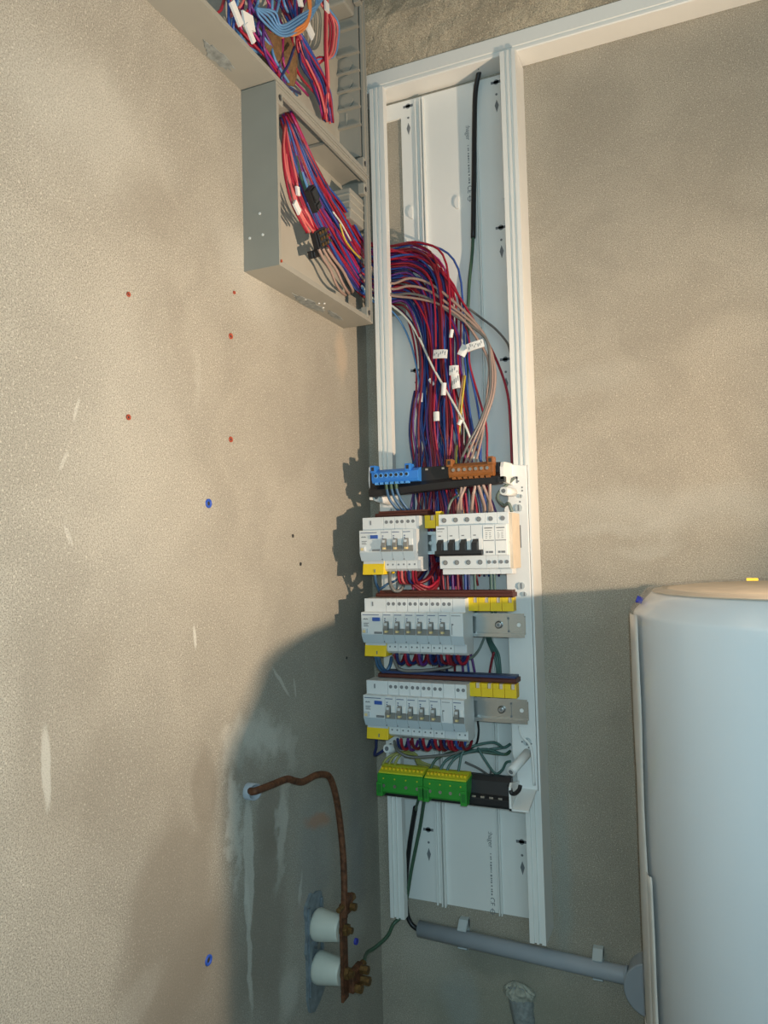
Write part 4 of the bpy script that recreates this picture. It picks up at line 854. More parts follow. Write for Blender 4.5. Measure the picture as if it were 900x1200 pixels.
    ('red', 190, 6, 4, 0, '357 -3124 22641 351 -2296 22106 372 -1560 21888 347 -809 21641 280 -780 21722 384 -500 21712 600 -303 21701 1241 -432 21599 1708 -503 21120 1732 -503 19455 1817 -543 18600 1852 -503 17850 1922 -503 17150 1910 -503 16600 1854 -503 15850'),
    ('navy', 183, 6, 1, 0, '320 -3104 22632 358 -2361 22107 362 -1621 21783 322 -880 21446 328 -780 21483 362 -500 21473 600 -260 21447 1135 -271 21387 1516 -181 20761 1524 -181 19290 1509 -221 18600 1638 -181 17850 1743 -181 17150 1729 -181 16600 1600 -181 15850 1567 -181 14600'),
    ('darkred', 167, 6, 2, 0, '305 -3141 22618 375 -2316 22113 349 -1614 21806 378 -856 21557 326 -780 21602 345 -500 21592 600 -394 21588 1200 -311 21432 1635 -262 20869 1660 -262 19491 1828 -302 18600 1811 -262 17850 1970 -262 17150 1904 -262 16600 1997 -262 15850'),
    ('magenta', 184, 6, 5, 0, '356 -3154 22623 341 -2351 22154 334 -1632 21773 371 -887 21470 308 -780 21586 385 -500 21576 600 -322 21540 1145 -317 21463 1535 -275 20960 1537 -275 19572 1547 -315 18600 1580 -275 17850 1636 -275 17150 1613 -275 16600 1621 -275 15850 1606 -275 14600'),
    ('red', 165, 6, 4, 0, '348 -3134 22679 331 -2280 22132 338 -1604 21828 367 -874 21574 303 -780 21645 345 -500 21635 600 -315 21588 1208 -271 21514 1650 -182 20966 1672 -182 19559 1720 -222 18600 1868 -182 17850 1910 -182 17150 1853 -182 16600 1772 -182 15850'),
    ('purple', 165, 6, 3, 0, '346 -3153 22651 344 -2307 22121 327 -1613 21837 327 -841 21534 352 -780 21627 376 -500 21617 600 -276 21609 1140 -303 21544 1526 -246 20921 1579 -246 19391 1574 -286 18600 1683 -246 17850 1733 -246 17150 1668 -246 16600 1664 -246 15850 1754 -246 14600'),
    ('darkred', 182, 6, 2, 0, '305 -3159 22624 335 -2316 22130 338 -1595 21921 338 -818 21623 293 -780 21746 356 -500 21736 600 -304 21697 1148 -420 21588 1540 -480 21119 1544 -480 19592 1635 -520 18600 1570 -480 17850 1656 -480 17150 1572 -480 16600 1551 -480 15850 1769 -480 14600'),
    ('magenta', 163, 6, 5, 0, '347 -3146 22650 348 -2266 22138 359 -1582 21924 384 -833 21619 289 -780 21741 370 -500 21731 600 -281 21718 1194 -285 21566 1623 -210 21006 1668 -210 19320 1638 -250 18600 1855 -210 17850 1792 -210 17150 1729 -210 16600 1676 -210 15850 1724 -210 14600'),
    ('red', 210, 6, 6, -1, '360 -874 21635 385 -560 21660 669 -400 21603 964 -400 21475 1328 -400 21308 1591 -400 21031 1831 -400 20662 2073 -380 20220 2325 -360 19768 2502 -340 19333 2608 -320 18910 2630 -300 18457 2629 -280 17772 2620 -280 17000'),
    ('taupe', 230, 6, 7, -1, '360 -1025 21322 385 -560 21280 677 -460 20990 1044 -480 21010 1389 -480 20866 1779 -480 20518 2123 -460 20135 2333 -440 19776 2403 -440 19352 2381 -460 18937 2237 -500 18505 2058 -560 18100 1978 -700 17778 2000 -850 17535'),
    ('taupe', 230, 6, 8, -1, '360 -1025 21322 385 -560 21240 674 -460 20902 1040 -480 20880 1385 -480 20738 1776 -480 20406 2121 -460 20079 2328 -420 19782 2438 -440 19347 2416 -460 18933 2272 -500 18501 2129 -560 18095 2048 -700 17773 2060 -850 17535'),
    ('grey', 230, 6, 9, -1, '360 -1025 21322 385 -560 21200 672 -460 20814 1036 -480 20750 1381 -480 20609 1772 -480 20293 2119 -460 20023 2338 -460 19770 2368 -440 19356 2346 -460 18940 2202 -500 18508 1988 -560 18106 1908 -700 17783 2120 -850 17535'),
    ('taupe', 210, 6, 10, -1, '360 -976 21023 385 -560 20900 679 -480 20777 1193 -500 20632 1607 -500 20454 1943 -480 20183 2178 -440 19824 2344 -420 19432 2310 -460 18917 2237 -520 18324 2146 -700 17767 2180 -850 17535'),
    ('grey', 200, 6, 11, -1, '1903 -180 20500 2160 -180 20261 2409 -220 20031 2618 -300 19758 2700 -400 19550'),
    ('white', 200, 6, 12, -1, '360 -920 20854 385 -560 20750 642 -400 20644 962 -440 20336 1203 -500 19941 1413 -540 19477 1657 -560 19023 1895 -580 18579 2008 -560 18297 2026 -500 18110 2150 -450 17300'),
    ('lightblue', 180, 6, 13, -1, '360 -921 20825 385 -560 20700 622 -360 20570 820 -360 20320 980 -360 19946 1076 -360 19527 1134 -380 19155'),
    ('red', 180, 6, 14, -1, '360 -917 20898 385 -560 20800 601 -300 20694 871 -320 20470 1008 -340 20093 1071 -340 19604 1055 -340 19069 1084 -340 18518 1141 -340 17867 1280 -340 17000 1300 -340 15600'),
    ('darkred', 180, 6, 15, -1, '360 -917 20898 385 -560 20800 601 -300 20694 871 -320 20470 1070 -340 20085 1132 -340 19597 1116 -340 19063 1145 -340 18512 1201 -340 17863 1340 -340 17000 1380 -340 15600'),
    ('navy', 180, 6, 16, -1, '360 -917 20898 385 -560 20800 601 -300 20694 871 -320 20470 1131 -340 20077 1193 -340 19590 1177 -340 19057 1206 -340 18507 1262 -340 17859 1400 -340 17000 1460 -340 15600'),
    ('navy', 200, 6, 17, -1, '1011 -300 19139 947 -320 18823 911 -340 18388 980 -360 17847 1040 -360 17300 1300 -360 16300'),
    ('red', 180, 6, 18, -1, '1018 -280 19142 963 -300 18824 938 -330 18387 1003 -360 17846 1032 -360 17300 1270 -360 16300'),
    ('red', 180, 6, 19, -1, '1347 -300 20638 1639 -340 20351 1810 -360 19936 1811 -360 19510 1896 -360 18978 1966 -360 18438 1960 -360 17810 2050 -360 17000 2050 -340 16000'),
    ('navy', 180, 6, 20, -1, '1408 -300 20629 1609 -340 20356 1780 -360 19940 1782 -360 19514 1867 -360 18981 1980 -360 18436 1974 -360 17809 2130 -360 17000 2130 -340 16000'),
    ('blue', 180, 6, 21, -1, '1468 -300 20619 1816 -340 20325 1984 -360 19912 1985 -360 19489 2083 -360 18958 2152 -360 18421 2145 -360 17798 2210 -360 17000 2210 -340 16000'),
    ('red', 180, 6, 22, -1, '1528 -300 20610 1830 -340 20323 1999 -360 19910 2000 -360 19487 2126 -360 18954 2251 -360 18413 2245 -360 17791 2290 -360 17000 2290 -340 16000'),
    ('purple', 180, 6, 23, -1, '1588 -300 20601 1668 -340 20347 1839 -360 19932 1840 -360 19506 1925 -360 18975 2009 -360 18434 2003 -360 17807 2370 -360 17000 2370 -340 16000'),
    ('brown', 190, 6, 24, -1, '1904 -400 19279 1816 -400 18796 1771 -400 18309 1709 -400 17753 1850 -400 16600'),
    ('yellow', 190, 6, 25, -1, '1933 -400 19276 1859 -400 18792 1800 -400 18307 1738 -400 17752 1890 -400 16600'),
    ('red', 190, 6, 26, 1, '280 -3191 22454 336 -3361 22010 383 -3395 21616 420 -3313 21285 437 -3147 21120 413 -2868 21011'),
    ('pink', 190, 6, 26, 1, '280 -3191 22454 341 -3293 22026 383 -3296 21662 425 -3211 21308 436 -3049 21145 411 -2793 21039'),
    ('red', 190, 6, 26, 1, '280 -3191 22454 336 -3233 22053 379 -3202 21701 421 -3131 21355 450 -2947 21195 417 -2701 21072'),
    ('pink', 190, 6, 26, 1, '280 -3191 22454 343 -3176 22087 386 -3111 21745 412 -3029 21398 445 -2843 21233 412 -2618 21098'),
    ('pink', 190, 6, 26, 1, '280 -3191 22454 347 -3358 22000 383 -3335 21651 413 -3140 21352 445 -3010 21160 427 -2694 21079'),
    ('red', 190, 6, 26, 1, '280 -3191 22454 348 -3291 22028 371 -3256 21691 428 -3039 21384 431 -2913 21205 425 -2597 21116'),
    ('red', 190, 6, 26, 1, '280 -3191 22454 332 -3238 22053 379 -3144 21719 411 -2952 21421 444 -2816 21253 427 -2516 21144'),
    ('green', 260, 6, 27, -1, '240 -3028 22497 220 -2812 22233 240 -2710 21958 300 -2626 21689'),
    ('lightblue', 260, 6, 28, -1, '240 -3028 22497 220 -2762 22256 240 -2633 21993 300 -2547 21722'),
    ('ggrey', 260, 6, 29, -1, '240 -3028 22497 220 -2711 22281 240 -2555 22028 300 -2468 21756'),
    ('taupe', 240, 6, 30, -1, '430 -2563 20888 420 -2390 20797 400 -2137 20718 380 -1935 20588 340 -1683 20538 280 -1379 20571'),
    ('taupe', 240, 6, 31, -1, '430 -2429 20936 420 -2224 20854 400 -1935 20784 380 -1697 20663 340 -1467 20618 280 -1251 20638'),
    ('taupe', 240, 6, 32, -1, '430 -2292 20985 420 -2053 20913 400 -1727 20853 380 -1450 20741 340 -1244 20700 280 -1120 20705'),
    ('yellow', 160, 6, 33, -1, '450 -1881 21517 460 -1733 21328 450 -1472 21260 420 -1091 21245'),
    ('white', 140, 6, 34, -1, '460 -2125 21604 470 -1862 21520 450 -1496 21390'),
    ('navy', 190, 6, 35, 4, '273 -2423 24960 392 -2899 24206 321 -2870 23763 270 -2316 23492 197 -1794 23288'),
    ('blue', 190, 6, 36, 4, '298 -2515 24888 354 -2938 24165 362 -2811 23775 286 -2229 23593 178 -1782 23264'),
    ('red', 190, 6, 37, 4, '273 -2988 24591 372 -3036 24095 347 -2804 23796 341 -2199 23548 190 -1721 23301'),
    ('magenta', 190, 6, 38, 4, '266 -3234 24431 324 -3106 24035 425 -2813 23832 311 -2032 23652 239 -1695 23283'),
    ('blue', 190, 6, 36, 4, '265 -3276 24336 311 -3176 24026 416 -2831 23811 353 -1973 23676 225 -1571 23370'),
    ('navy', 190, 6, 35, 4, '280 -2644 24845 417 -2970 24153 394 -2828 23741 264 -2235 23575 236 -1794 23244'),
    ('pink', 190, 6, 39, 4, '256 -2854 24658 332 -3071 24128 373 -2855 23803 283 -2153 23582 234 -1692 23255'),
    ('purple', 190, 6, 40, 4, '232 -3104 24528 327 -3093 24113 386 -2820 23786 329 -2056 23636 198 -1726 23335'),
    ('red', 190, 6, 37, 4, '223 -3332 24348 353 -3162 24025 409 -2825 23783 389 -2076 23621 200 -1641 23333'),
    ('blue', 190, 6, 36, 4, '266 -2536 24925 362 -2898 24207 377 -2838 23786 270 -2250 23564 219 -1801 23293'),
    ('navy', 190, 6, 35, 4, '261 -2678 24772 372 -3031 24117 404 -2842 23774 283 -2223 23536 235 -1778 23272'),
    ('blue', 190, 6, 36, 4, '244 -3008 24548 347 -3059 24086 381 -2785 23819 294 -2145 23633 233 -1711 23332'),
    ('red', 190, 6, 37, 4, '259 -3315 24313 310 -3173 24022 386 -2816 23803 376 -2039 23620 254 -1627 23295'),
    ('magenta', 190, 6, 38, 4, '290 -2371 24983 396 -2900 24180 328 -2866 23790 279 -2262 23520 193 -1868 23265'),
    ('blue', 190, 6, 36, 4, '260 -2697 24754 344 -2947 24144 335 -2828 23808 267 -2253 23529 174 -1730 23277'),
    ('navy', 190, 6, 35, 4, '267 -2911 24641 357 -3021 24084 406 -2804 23788 364 -2134 23587 246 -1743 23260'),
    ('pink', 190, 6, 39, 4, '272 -3163 24432 339 -3065 24044 363 -2855 23811 315 -2038 23622 188 -1658 23347'),
    ('purple', 190, 6, 40, 4, '222 -3431 24237 347 -3142 24025 417 -2813 23870 371 -2065 23666 248 -1647 23342'),
    ('red', 190, 6, 37, 4, '294 -2579 24845 364 -2995 24136 329 -2829 23784 334 -2270 23552 232 -1769 23249'),
    ('blue', 190, 6, 36, 4, '286 -2813 24697 404 -3055 24126 374 -2825 23827 342 -2194 23601 185 -1684 23339'),
    ('navy', 190, 6, 35, 4, '222 -3182 24504 386 -3150 24074 362 -2809 23774 366 -2089 23647 178 -1676 23345'),
    ('blue', 190, 6, 36, 4, '223 -3320 24328 313 -3203 24069 441 -2837 23828 342 -2074 23660 236 -1639 23296'),
    ('red', 190, 6, 37, 4, '260 -2521 24865 425 -2927 24171 323 -2872 23734 285 -2290 23534 163 -1789 23278'),
    ('magenta', 190, 6, 38, 4, '264 -2753 24768 399 -2995 24121 407 -2847 23779 281 -2151 23535 242 -1759 23298'),
    ('blue', 190, 6, 36, 4, '239 -3084 24498 390 -3023 24059 378 -2808 23815 364 -2167 23626 215 -1668 23353'),
    ('navy', 190, 6, 35, 4, '270 -3327 24321 343 -3128 24060 397 -2796 23833 353 -2082 23671 235 -1638 23325'),
    ('pink', 190, 6, 39, 4, '231 -2476 24909 397 -2895 24154 367 -2862 23773 323 -2226 23506 228 -1793 23230'),
    ('purple', 190, 6, 40, 4, '240 -2812 24710 386 -2975 24112 403 -2826 23779 329 -2186 23539 196 -1750 23264'),
    ('red', 190, 6, 37, 4, '247 -2998 24539 369 -3108 24059 369 -2838 23786 297 -2105 23640 204 -1697 23306'),
    ('blue', 190, 6, 36, 4, '224 -3248 24391 339 -3118 24074 396 -2818 23832 325 -2004 23666 228 -1673 23285'),
    ('purple', 190, 6, 40, 4, '300 -4093 23850 440 -4293 23375 226 -3928 23323 292 -3601 23137 200 -2940 23031'),
    ('magenta', 190, 6, 38, 4, '300 -4030 23893 348 -4113 23452 333 -4090 23249 348 -3561 23100 200 -2940 23031'),
    ('magenta', 190, 6, 38, 4, '300 -3800 24053 326 -3627 23892 321 -3278 23794 314 -3233 23265 200 -2350 23356'),
    ('red', 190, 6, 37, 4, '300 -4558 23527 373 -4824 23000 370 -5040 22723 211 -3398 23277 200 -2940 23031'),
    ('magenta', 190, 6, 38, 4, '300 -3208 24463 270 -3339 24081 291 -3631 23521 237 -3452 23128 200 -2810 23102'),
    ('lightblue', 190, 6, 41, 4, '300 -4273 23724 311 -4385 23387 342 -4570 22860 210 -3513 23222 200 -2940 23031'),
    ('lightblue', 190, 6, 41, 4, '300 -4318 23694 368 -4464 23295 249 -4347 23152 386 -3969 22851 200 -2940 23031'),
    ('purple', 190, 6, 40, 4, '300 -3478 24276 328 -3700 23722 376 -4013 23293 202 -3375 23239 200 -2940 23031'),
    ('blue', 190, 6, 36, 4, '300 -4041 23886 315 -4026 23624 284 -3922 23300 318 -3579 23070 200 -2940 23031'),
    ('purple', 190, 6, 40, 4, '300 -4046 23882 301 -3933 23713 409 -3931 23399 376 -3824 23048 200 -2938 23032'),
    ('red', 190, 6, 37, 4, '300 -3882 23996 407 -4267 23362 269 -4354 23173 360 -3642 23032 200 -2940 23031'),
    ('lightblue', 190, 6, 41, 4, '300 -3219 24455 301 -3403 23928 241 -3549 23715 283 -3176 23284 200 -2814 23100'),
    ('lightblue', 190, 6, 41, 4, '300 -3485 24271 434 -3730 23765 249 -3455 23573 352 -3544 23157 200 -2684 23171'),
    ('red', 190, 6, 37, 4, '300 -3303 24397 322 -3227 24077 341 -3072 23952 333 -2947 23405 200 -2074 23508'),
    ('pink', 190, 6, 39, 4, '300 -4071 23864 388 -4406 23337 340 -4612 22972 346 -3964 22905 200 -2940 23031'),
    ('magenta', 190, 6, 38, 4, '300 -4173 23794 330 -4254 23518 266 -4210 23155 215 -3437 23244 200 -2940 23031'),
    ('purple', 190, 6, 40, 4, '300 -4148 23812 446 -4256 23398 327 -3878 23478 308 -3373 23239 200 -2940 23031'),
    ('blue', 190, 6, 36, 4, '300 -4396 23639 413 -4572 23151 347 -4480 22906 220 -3650 23103 200 -2940 23031'),
    ('red', 190, 6, 37, 4, '300 -4154 23807 270 -3898 23661 319 -3640 23577 236 -3378 23225 200 -2770 23124'),
    ('lightblue', 190, 6, 41, 4, '300 -3279 24414 409 -3343 24024 256 -2872 24144 208 -2544 23892 200 -2018 23538'),
    ('red', 190, 6, 37, 4, '300 -4566 23522 376 -4608 23249 302 -4394 23095 234 -3462 23302 200 -2940 23031'),
    ('blue', 190, 6, 36, 4, '300 -4176 23792 356 -4105 23458 241 -3660 23632 299 -3258 23415 200 -2939 23031'),
    ('lightblue', 190, 6, 41, 4, '300 -3801 24052 374 -3993 23641 276 -3945 23462 311 -3423 23277 200 -2940 23031'),
    ('navy', 190, 6, 35, 4, '300 -3073 24557 308 -2956 24298 243 -2625 24312 340 -2793 23529 200 -1762 23680'),
    ('pink', 190, 6, 39, 4, '300 -3519 24247 291 -3634 23812 227 -3709 23577 258 -3554 23162 200 -2940 23031'),
    ('blue', 190, 6, 36, 4, '300 -4586 23508 379 -4662 23194 376 -4599 22848 320 -3938 22973 200 -2940 23031'),
    ('lightblue', 170, 6, 41, 4, '460 -4173 23426 480 -4087 23340 500 -3612 23405 500 -3088 23833 490 -2646 24376 460 -2462 24902'),
    ('lightblue', 170, 6, 41, 4, '460 -4173 23426 480 -4003 23417 500 -3610 23442 500 -3086 23884 490 -2590 24451 460 -2407 24940'),
    ('lightblue', 170, 6, 41, 4, '460 -4173 23426 480 -3918 23496 500 -3609 23478 500 -3084 23935 490 -2534 24528 460 -2351 24979'),
    ('lightblue', 170, 6, 41, 4, '460 -4173 23426 480 -3831 23576 500 -3608 23515 500 -3082 23987 490 -2478 24605 460 -2294 25018'),
    ('lightblue', 170, 6, 41, 4, '460 -4173 23426 480 -3743 23657 500 -3606 23551 500 -3079 24038 490 -2420 24683 460 -2237 25057'),
    ('orange', 180, 6, 42, 4, '460 -3542 23485 500 -3262 23637 510 -2955 23940 500 -2770 24317 460 -2731 24716'),
    ('orange', 180, 6, 42, 4, '460 -3543 23460 500 -3261 23674 510 -2953 23979 500 -2796 24300 460 -2784 24679'),
    ('orange', 180, 6, 42, 4, '460 -3544 23436 500 -3259 23712 510 -2951 24018 500 -2822 24282 460 -2835 24643'),
    ('red', 190, 6, 37, 4, '420 -2189 25077 440 -2241 24765 440 -2052 24619 420 -2027 24342 400 -2145 24033 360 -2327 23802 300 -2489 23671'),
    ('pink', 190, 6, 39, 4, '420 -2102 25136 440 -2155 24823 440 -1904 24715 420 -1879 24434 400 -2000 24120 360 -2326 23829 300 -2489 23671'),
    ('pink', 190, 6, 39, 4, '420 -2246 25037 440 -2298 24728 440 -1813 24773 420 -1788 24490 400 -1911 24173 360 -2325 23856 300 -2489 23671'),
    ('lightblue', 190, 6, 41, 4, '420 -2073 25156 440 -2126 24842 440 -1752 24813 420 -1727 24528 400 -1851 24209 360 -2323 23884 300 -2489 23671'),
    ('red', 190, 6, 37, 4, '420 -2131 25116 440 -2184 24804 440 -1964 24676 420 -1939 24397 400 -2058 24085 360 -2322 23911 300 -2489 23671'),
    ('red', 220, 6, 43, -1, '450 -2162 25086 460 -2232 24577 450 -2239 24041 380 -2070 23624 220 -1871 23229'),
    ('pink', 220, 6, 44, -1, '450 -2103 25126 460 -2175 24615 450 -2182 24076 380 -2012 23656 220 -1812 23260'),
    ('navy', 190, 6, 35, 4, '450 -3180 23531 460 -3374 23167 400 -3465 22891 250 -2676 23188'),
    ('steelblue', 220, 6, 45, -1, '840 -1240 17545 840 -1210 17420 850 -1120 17260 960 -1000 17080 1120 -900 16960 1200 -850 16800'),
    ('steelblue', 220, 6, 46, -1, '923 -1240 17545 923 -1210 17420 943 -1120 17260 1043 -1000 17080 1163 -900 16960 1223 -850 16800'),
    ('steelblue', 220, 6, 47, -1, '1006 -1240 17545 1006 -1210 17420 1036 -1120 17260 1126 -1000 17080 1206 -900 16960 1246 -850 16800'),
    ('taupe', 260, 6, 48, -1, '1860 -1080 17535 2008 -1050 17442 2003 -1050 17284 2019 -1120 17097 2041 -1200 16989'),
    ('taupe', 260, 6, 49, -1, '1980 -1080 17535 2076 -1050 17438 2017 -1050 17284 1979 -1120 17099 2001 -1200 16991'),
    ('taupe', 260, 6, 50, -1, '2100 -1080 17535 2225 -1050 17429 2200 -1050 17274 2195 -1120 17089 2215 -1200 16982'),
    ('taupe', 260, 6, 51, -1, '2220 -1080 17535 2279 -1050 17426 2327 -1050 17267 2395 -1120 17080 2414 -1200 16974'),
    ('taupe', 260, 6, 52, -1, '2340 -1080 17535 2359 -1050 17422 2421 -1050 17263 2500 -1120 17075 2518 -1200 16969'),
    ('taupe', 260, 6, 53, -1, '2460 -1080 17535 2466 -1050 17416 2460 -1050 17261 2474 -1120 17076 2492 -1200 16970'),
    ('ggrey', 260, 6, 54, -1, '2750 -700 17520 2566 -1000 17258 2678 -1100 17093 2782 -1200 17110 2829 -1200 16982'),
    ('ggrey', 220, 6, 55, -1, '1804 -1100 17002 1836 -1100 17145 1890 -1000 17253 2026 -900 17344'),
    ('steelblue', 240, 6, 56, -1, '676 -1400 16096 634 -1250 15943 638 -1100 15800 651 -1000 15712'),
    ('steelblue', 200, 6, 57, -1, '683 -1200 15860 817 -1200 15939 908 -1100 15987 957 -1000 16090'),
    ('grey', 280, 6, 58, -1, '946 -1420 16160 911 -1350 15973 949 -1280 15837 1040 -1220 15847 1052 -1100 15960 1045 -1000 16089'),
    ('red', 240, 6, 59, -1, '1097 -1440 16172 1075 -1380 16026 1090 -1300 15956 1187 -1150 15961 1208 -900 16057 1197 -700 16240'),
    ('pink', 240, 6, 60, -1, '1153 -1440 16171 1131 -1380 16026 1147 -1300 15956 1216 -1150 15974 1238 -900 16083 1226 -700 16240'),
    ('darkred', 240, 6, 61, -1, '1209 -1440 16170 1188 -1380 16025 1203 -1300 15956 1273 -1150 15987 1297 -900 16110 1285 -700 16239'),
    ('navy', 240, 6, 62, -1, '1265 -1440 16170 1244 -1380 16025 1260 -1300 15956 1330 -1150 16000 1355 -900 16136 1343 -700 16238'),
    ('red', 240, 6, 63, -1, '1334 -1440 16169 1314 -1380 16024 1330 -1300 15955 1443 -1150 16012 1470 -900 16161 1459 -700 16236'),
    ('darkred', 240, 6, 64, -1, '1376 -1440 16168 1355 -1380 16024 1372 -1300 15955 1486 -1150 16025 1514 -900 16187 1502 -700 16236'),
    ('darkred', 240, 6, 65, -1, '1240 -1250 15966 1352 -1180 15870 1454 -1080 15824 1522 -950 15896 1516 -800 16022 1403 -700 16305 1300 -600 16512'),
    ('darkred', 240, 6, 66, -1, '1239 -1250 15927 1351 -1180 15830 1453 -1080 15785 1521 -950 15856 1516 -800 16022 1403 -700 16305 1300 -600 16512'),
    ('red', 240, 6, 67, -1, '1242 -1250 16019 1353 -1180 15922 1456 -1080 15877 1524 -950 15949 1516 -800 16022 1403 -700 16305 1300 -600 16512'),
    ('darkred', 240, 6, 68, 3, '987 -1435 14885 975 -1380 14787 983 -1300 14723 1022 -1220 14726 1027 -1120 14817'),
    ('navy', 240, 6, 69, 3, '1029 -1435 14887 1018 -1380 14788 1025 -1300 14712 1064 -1220 14727 1070 -1120 14819'),
    ('red', 240, 6, 70, 3, '1169 -1435 14891 1159 -1380 14793 1166 -1300 14704 1206 -1220 14732 1213 -1120 14823'),
    ('navy', 240, 6, 71, 3, '1211 -1435 14892 1201 -1380 14794 1209 -1300 14731 1249 -1220 14734 1255 -1120 14824'),
    ('darkred', 240, 6, 72, 3, '1350 -1435 14897 1340 -1380 14799 1349 -1300 14723 1389 -1220 14739 1396 -1120 14829'),
    ('purple', 240, 6, 73, 3, '1391 -1435 14898 1381 -1380 14800 1390 -1300 14712 1430 -1220 14740 1438 -1120 14830'),
    ('darkred', 240, 6, 74, 3, '1528 -1435 14902 1519 -1380 14805 1529 -1300 14743 1569 -1220 14745 1578 -1120 14835'),
    ('navy', 240, 6, 75, 3, '1569 -1435 14904 1560 -1380 14807 1569 -1300 14731 1610 -1220 14747 1619 -1120 14836'),
    ('navy', 240, 6, 76, 3, '1691 -1435 14907 1682 -1380 14811 1692 -1300 14723 1733 -1220 14751 1743 -1120 14840'),
    ('darkred', 240, 6, 77, 3, '1744 -1435 14909 1736 -1380 14813 1747 -1300 14751 1788 -1220 14753 1798 -1120 14842'),
    ('red', 240, 6, 78, 3, '1838 -1435 14912 1830 -1380 14816 1841 -1300 14741 1882 -1220 14756 1893 -1120 14845'),
    ('darkred', 240, 6, 79, 3, '1878 -1435 14913 1870 -1380 14817 1881 -1300 14730 1923 -1220 14758 1934 -1120 14846'),
    ('navy', 240, 6, 80, 3, '1944 -1435 14915 1937 -1380 14819 1948 -1300 14758 1990 -1220 14760 2001 -1120 14848'),
    ('red', 240, 6, 81, 3, '2010 -1435 14917 2003 -1380 14822 2015 -1300 14748 2056 -1220 14762 2068 -1120 14850'),
    ('navy', 240, 6, 82, 2, '1006 -1435 13600 994 -1380 13496 1002 -1300 13425 1040 -1220 13421 1046 -1120 13502'),
    ('red', 240, 6, 83, 2, '1062 -1435 13604 1051 -1380 13500 1058 -1300 13417 1097 -1220 13426 1103 -1120 13506'),
    ('purple', 240, 6, 84, 2, '1174 -1435 13612 1163 -1380 13509 1170 -1300 13413 1210 -1220 13435 1216 -1120 13515'),
    ('darkred', 240, 6, 85, 2, '1243 -1435 13618 1232 -1380 13515 1241 -1300 13444 1280 -1220 13440 1287 -1120 13520'),
    ('navy', 240, 6, 86, 2, '1367 -1435 13627 1357 -1380 13524 1365 -1300 13441 1405 -1220 13450 1413 -1120 13530'),
    ('red', 240, 6, 87, 2, '1421 -1435 13631 1412 -1380 13528 1420 -1300 13433 1460 -1220 13455 1468 -1120 13534'),
    ('navy', 240, 6, 88, 2, '1557 -1435 13641 1548 -1380 13539 1558 -1300 13470 1598 -1220 13466 1607 -1120 13544'),
    ('red', 240, 6, 89, 2, '1611 -1435 13645 1602 -1380 13543 1612 -1300 13461 1652 -1220 13470 1662 -1120 13548'),
    ('darkred', 240, 6, 90, 2, '1692 -1435 13651 1683 -1380 13550 1693 -1300 13455 1734 -1220 13476 1744 -1120 13555'),
    ('navy', 240, 6, 91, 2, '1745 -1435 13655 1737 -1380 13554 1748 -1300 13485 1788 -1220 13481 1798 -1120 13559'),
    ('red', 240, 6, 92, 2, '1812 -1435 13660 1804 -1380 13559 1814 -1300 13477 1855 -1220 13486 1866 -1120 13564'),
    ('red', 240, 6, 93, 2, '1865 -1435 13664 1857 -1380 13563 1868 -1300 13469 1909 -1220 13490 1920 -1120 13568'),
    ('blue', 240, 6, 94, 2, '1931 -1435 13669 1923 -1380 13568 1935 -1300 13500 1976 -1220 13495 1987 -1120 13573'),
    ('darkred', 240, 6, 95, 2, '2023 -1435 13676 2016 -1380 13575 2027 -1300 13494 2069 -1220 13503 2081 -1120 13580'),
    ('grey', 260, 6, 96, -1, '971 -1430 14910 974 -1380 14748 1045 -1320 14624 1310 -1280 14616 1593 -1220 14643 1817 -1150 14692 1908 -1000 14803'),
    ('steelblue', 280, 6, 97, -1, '721 -1450 14840 694 -1300 14686 713 -1150 14571 767 -1100 14646 758 -1000 14765'),
    ('steelblue', 240, 6, 98, -1, '656 -1400 14831 628 -1250 14650 690 -1100 14509 690 -900 14395'),
    ('navy', 260, 6, 99, -1, '635 -1400 13577 564 -1250 13404 477 -1100 13227 580 -700 13300'),
    ('darkred', 220, 6, 100, -1, '1423 -600 14812 1418 -600 14649 1410 -600 14377 1399 -600 14052'),
    ('navy', 220, 6, 101, -1, '1539 -600 14816 1541 -600 14653 1539 -600 14383 1529 -600 14059'),
    ('darkred', 220, 6, 102, -1, '1682 -600 14820 1676 -600 14658 1668 -600 14388 1658 -600 14066'),
    ('purple', 220, 6, 103, -1, '1795 -600 14823 1804 -600 14662 1810 -600 14395 1799 -600 14073'),
    ('blue', 220, 6, 104, -1, '1866 -600 14825 1889 -600 14665 1908 -600 14399 1898 -600 14079'),
    ('purple', 220, 6, 105, -1, '1936 -600 14827 1973 -600 14668 2006 -600 14403 1995 -600 14084'),
    ('darkred', 220, 6, 106, -1, '2323 -600 14839 2277 -600 14679 2227 -600 14413 2216 -600 14096'),
    ('teal', 210, 6, 107, -1, '2266 -800 15125 2233 -600 14995 2281 -500 14798 2330 -500 14613 2334 -500 14348'),
    ('teal', 210, 6, 108, -1, '2293 -800 15126 2260 -600 14996 2322 -500 14799 2357 -500 14614 2362 -500 14349'),
    ('teal', 210, 6, 109, -1, '2320 -800 15126 2288 -600 14997 2363 -500 14800 2385 -500 14615 2389 -500 14351'),
    ('ggrey', 220, 6, 110, -1, '2238 -800 15098 2150 -800 14913 2095 -900 14821 2043 -1000 14781'),
    ('darkred', 240, 6, 111, -1, '1574 -550 16505 1577 -550 16120 1578 -550 15682 1579 -550 15273'),
    ('purple', 240, 6, 112, -1, '1661 -550 16503 1663 -550 16119 1664 -550 15682 1665 -550 15274'),
    ('darkred', 240, 6, 113, -1, '1747 -550 16501 1749 -550 16118 1750 -550 15682 1751 -550 15275'),
    ('blue', 240, 6, 114, -1, '1876 -550 16498 1878 -550 16117 1878 -550 15683 1879 -550 15277'),
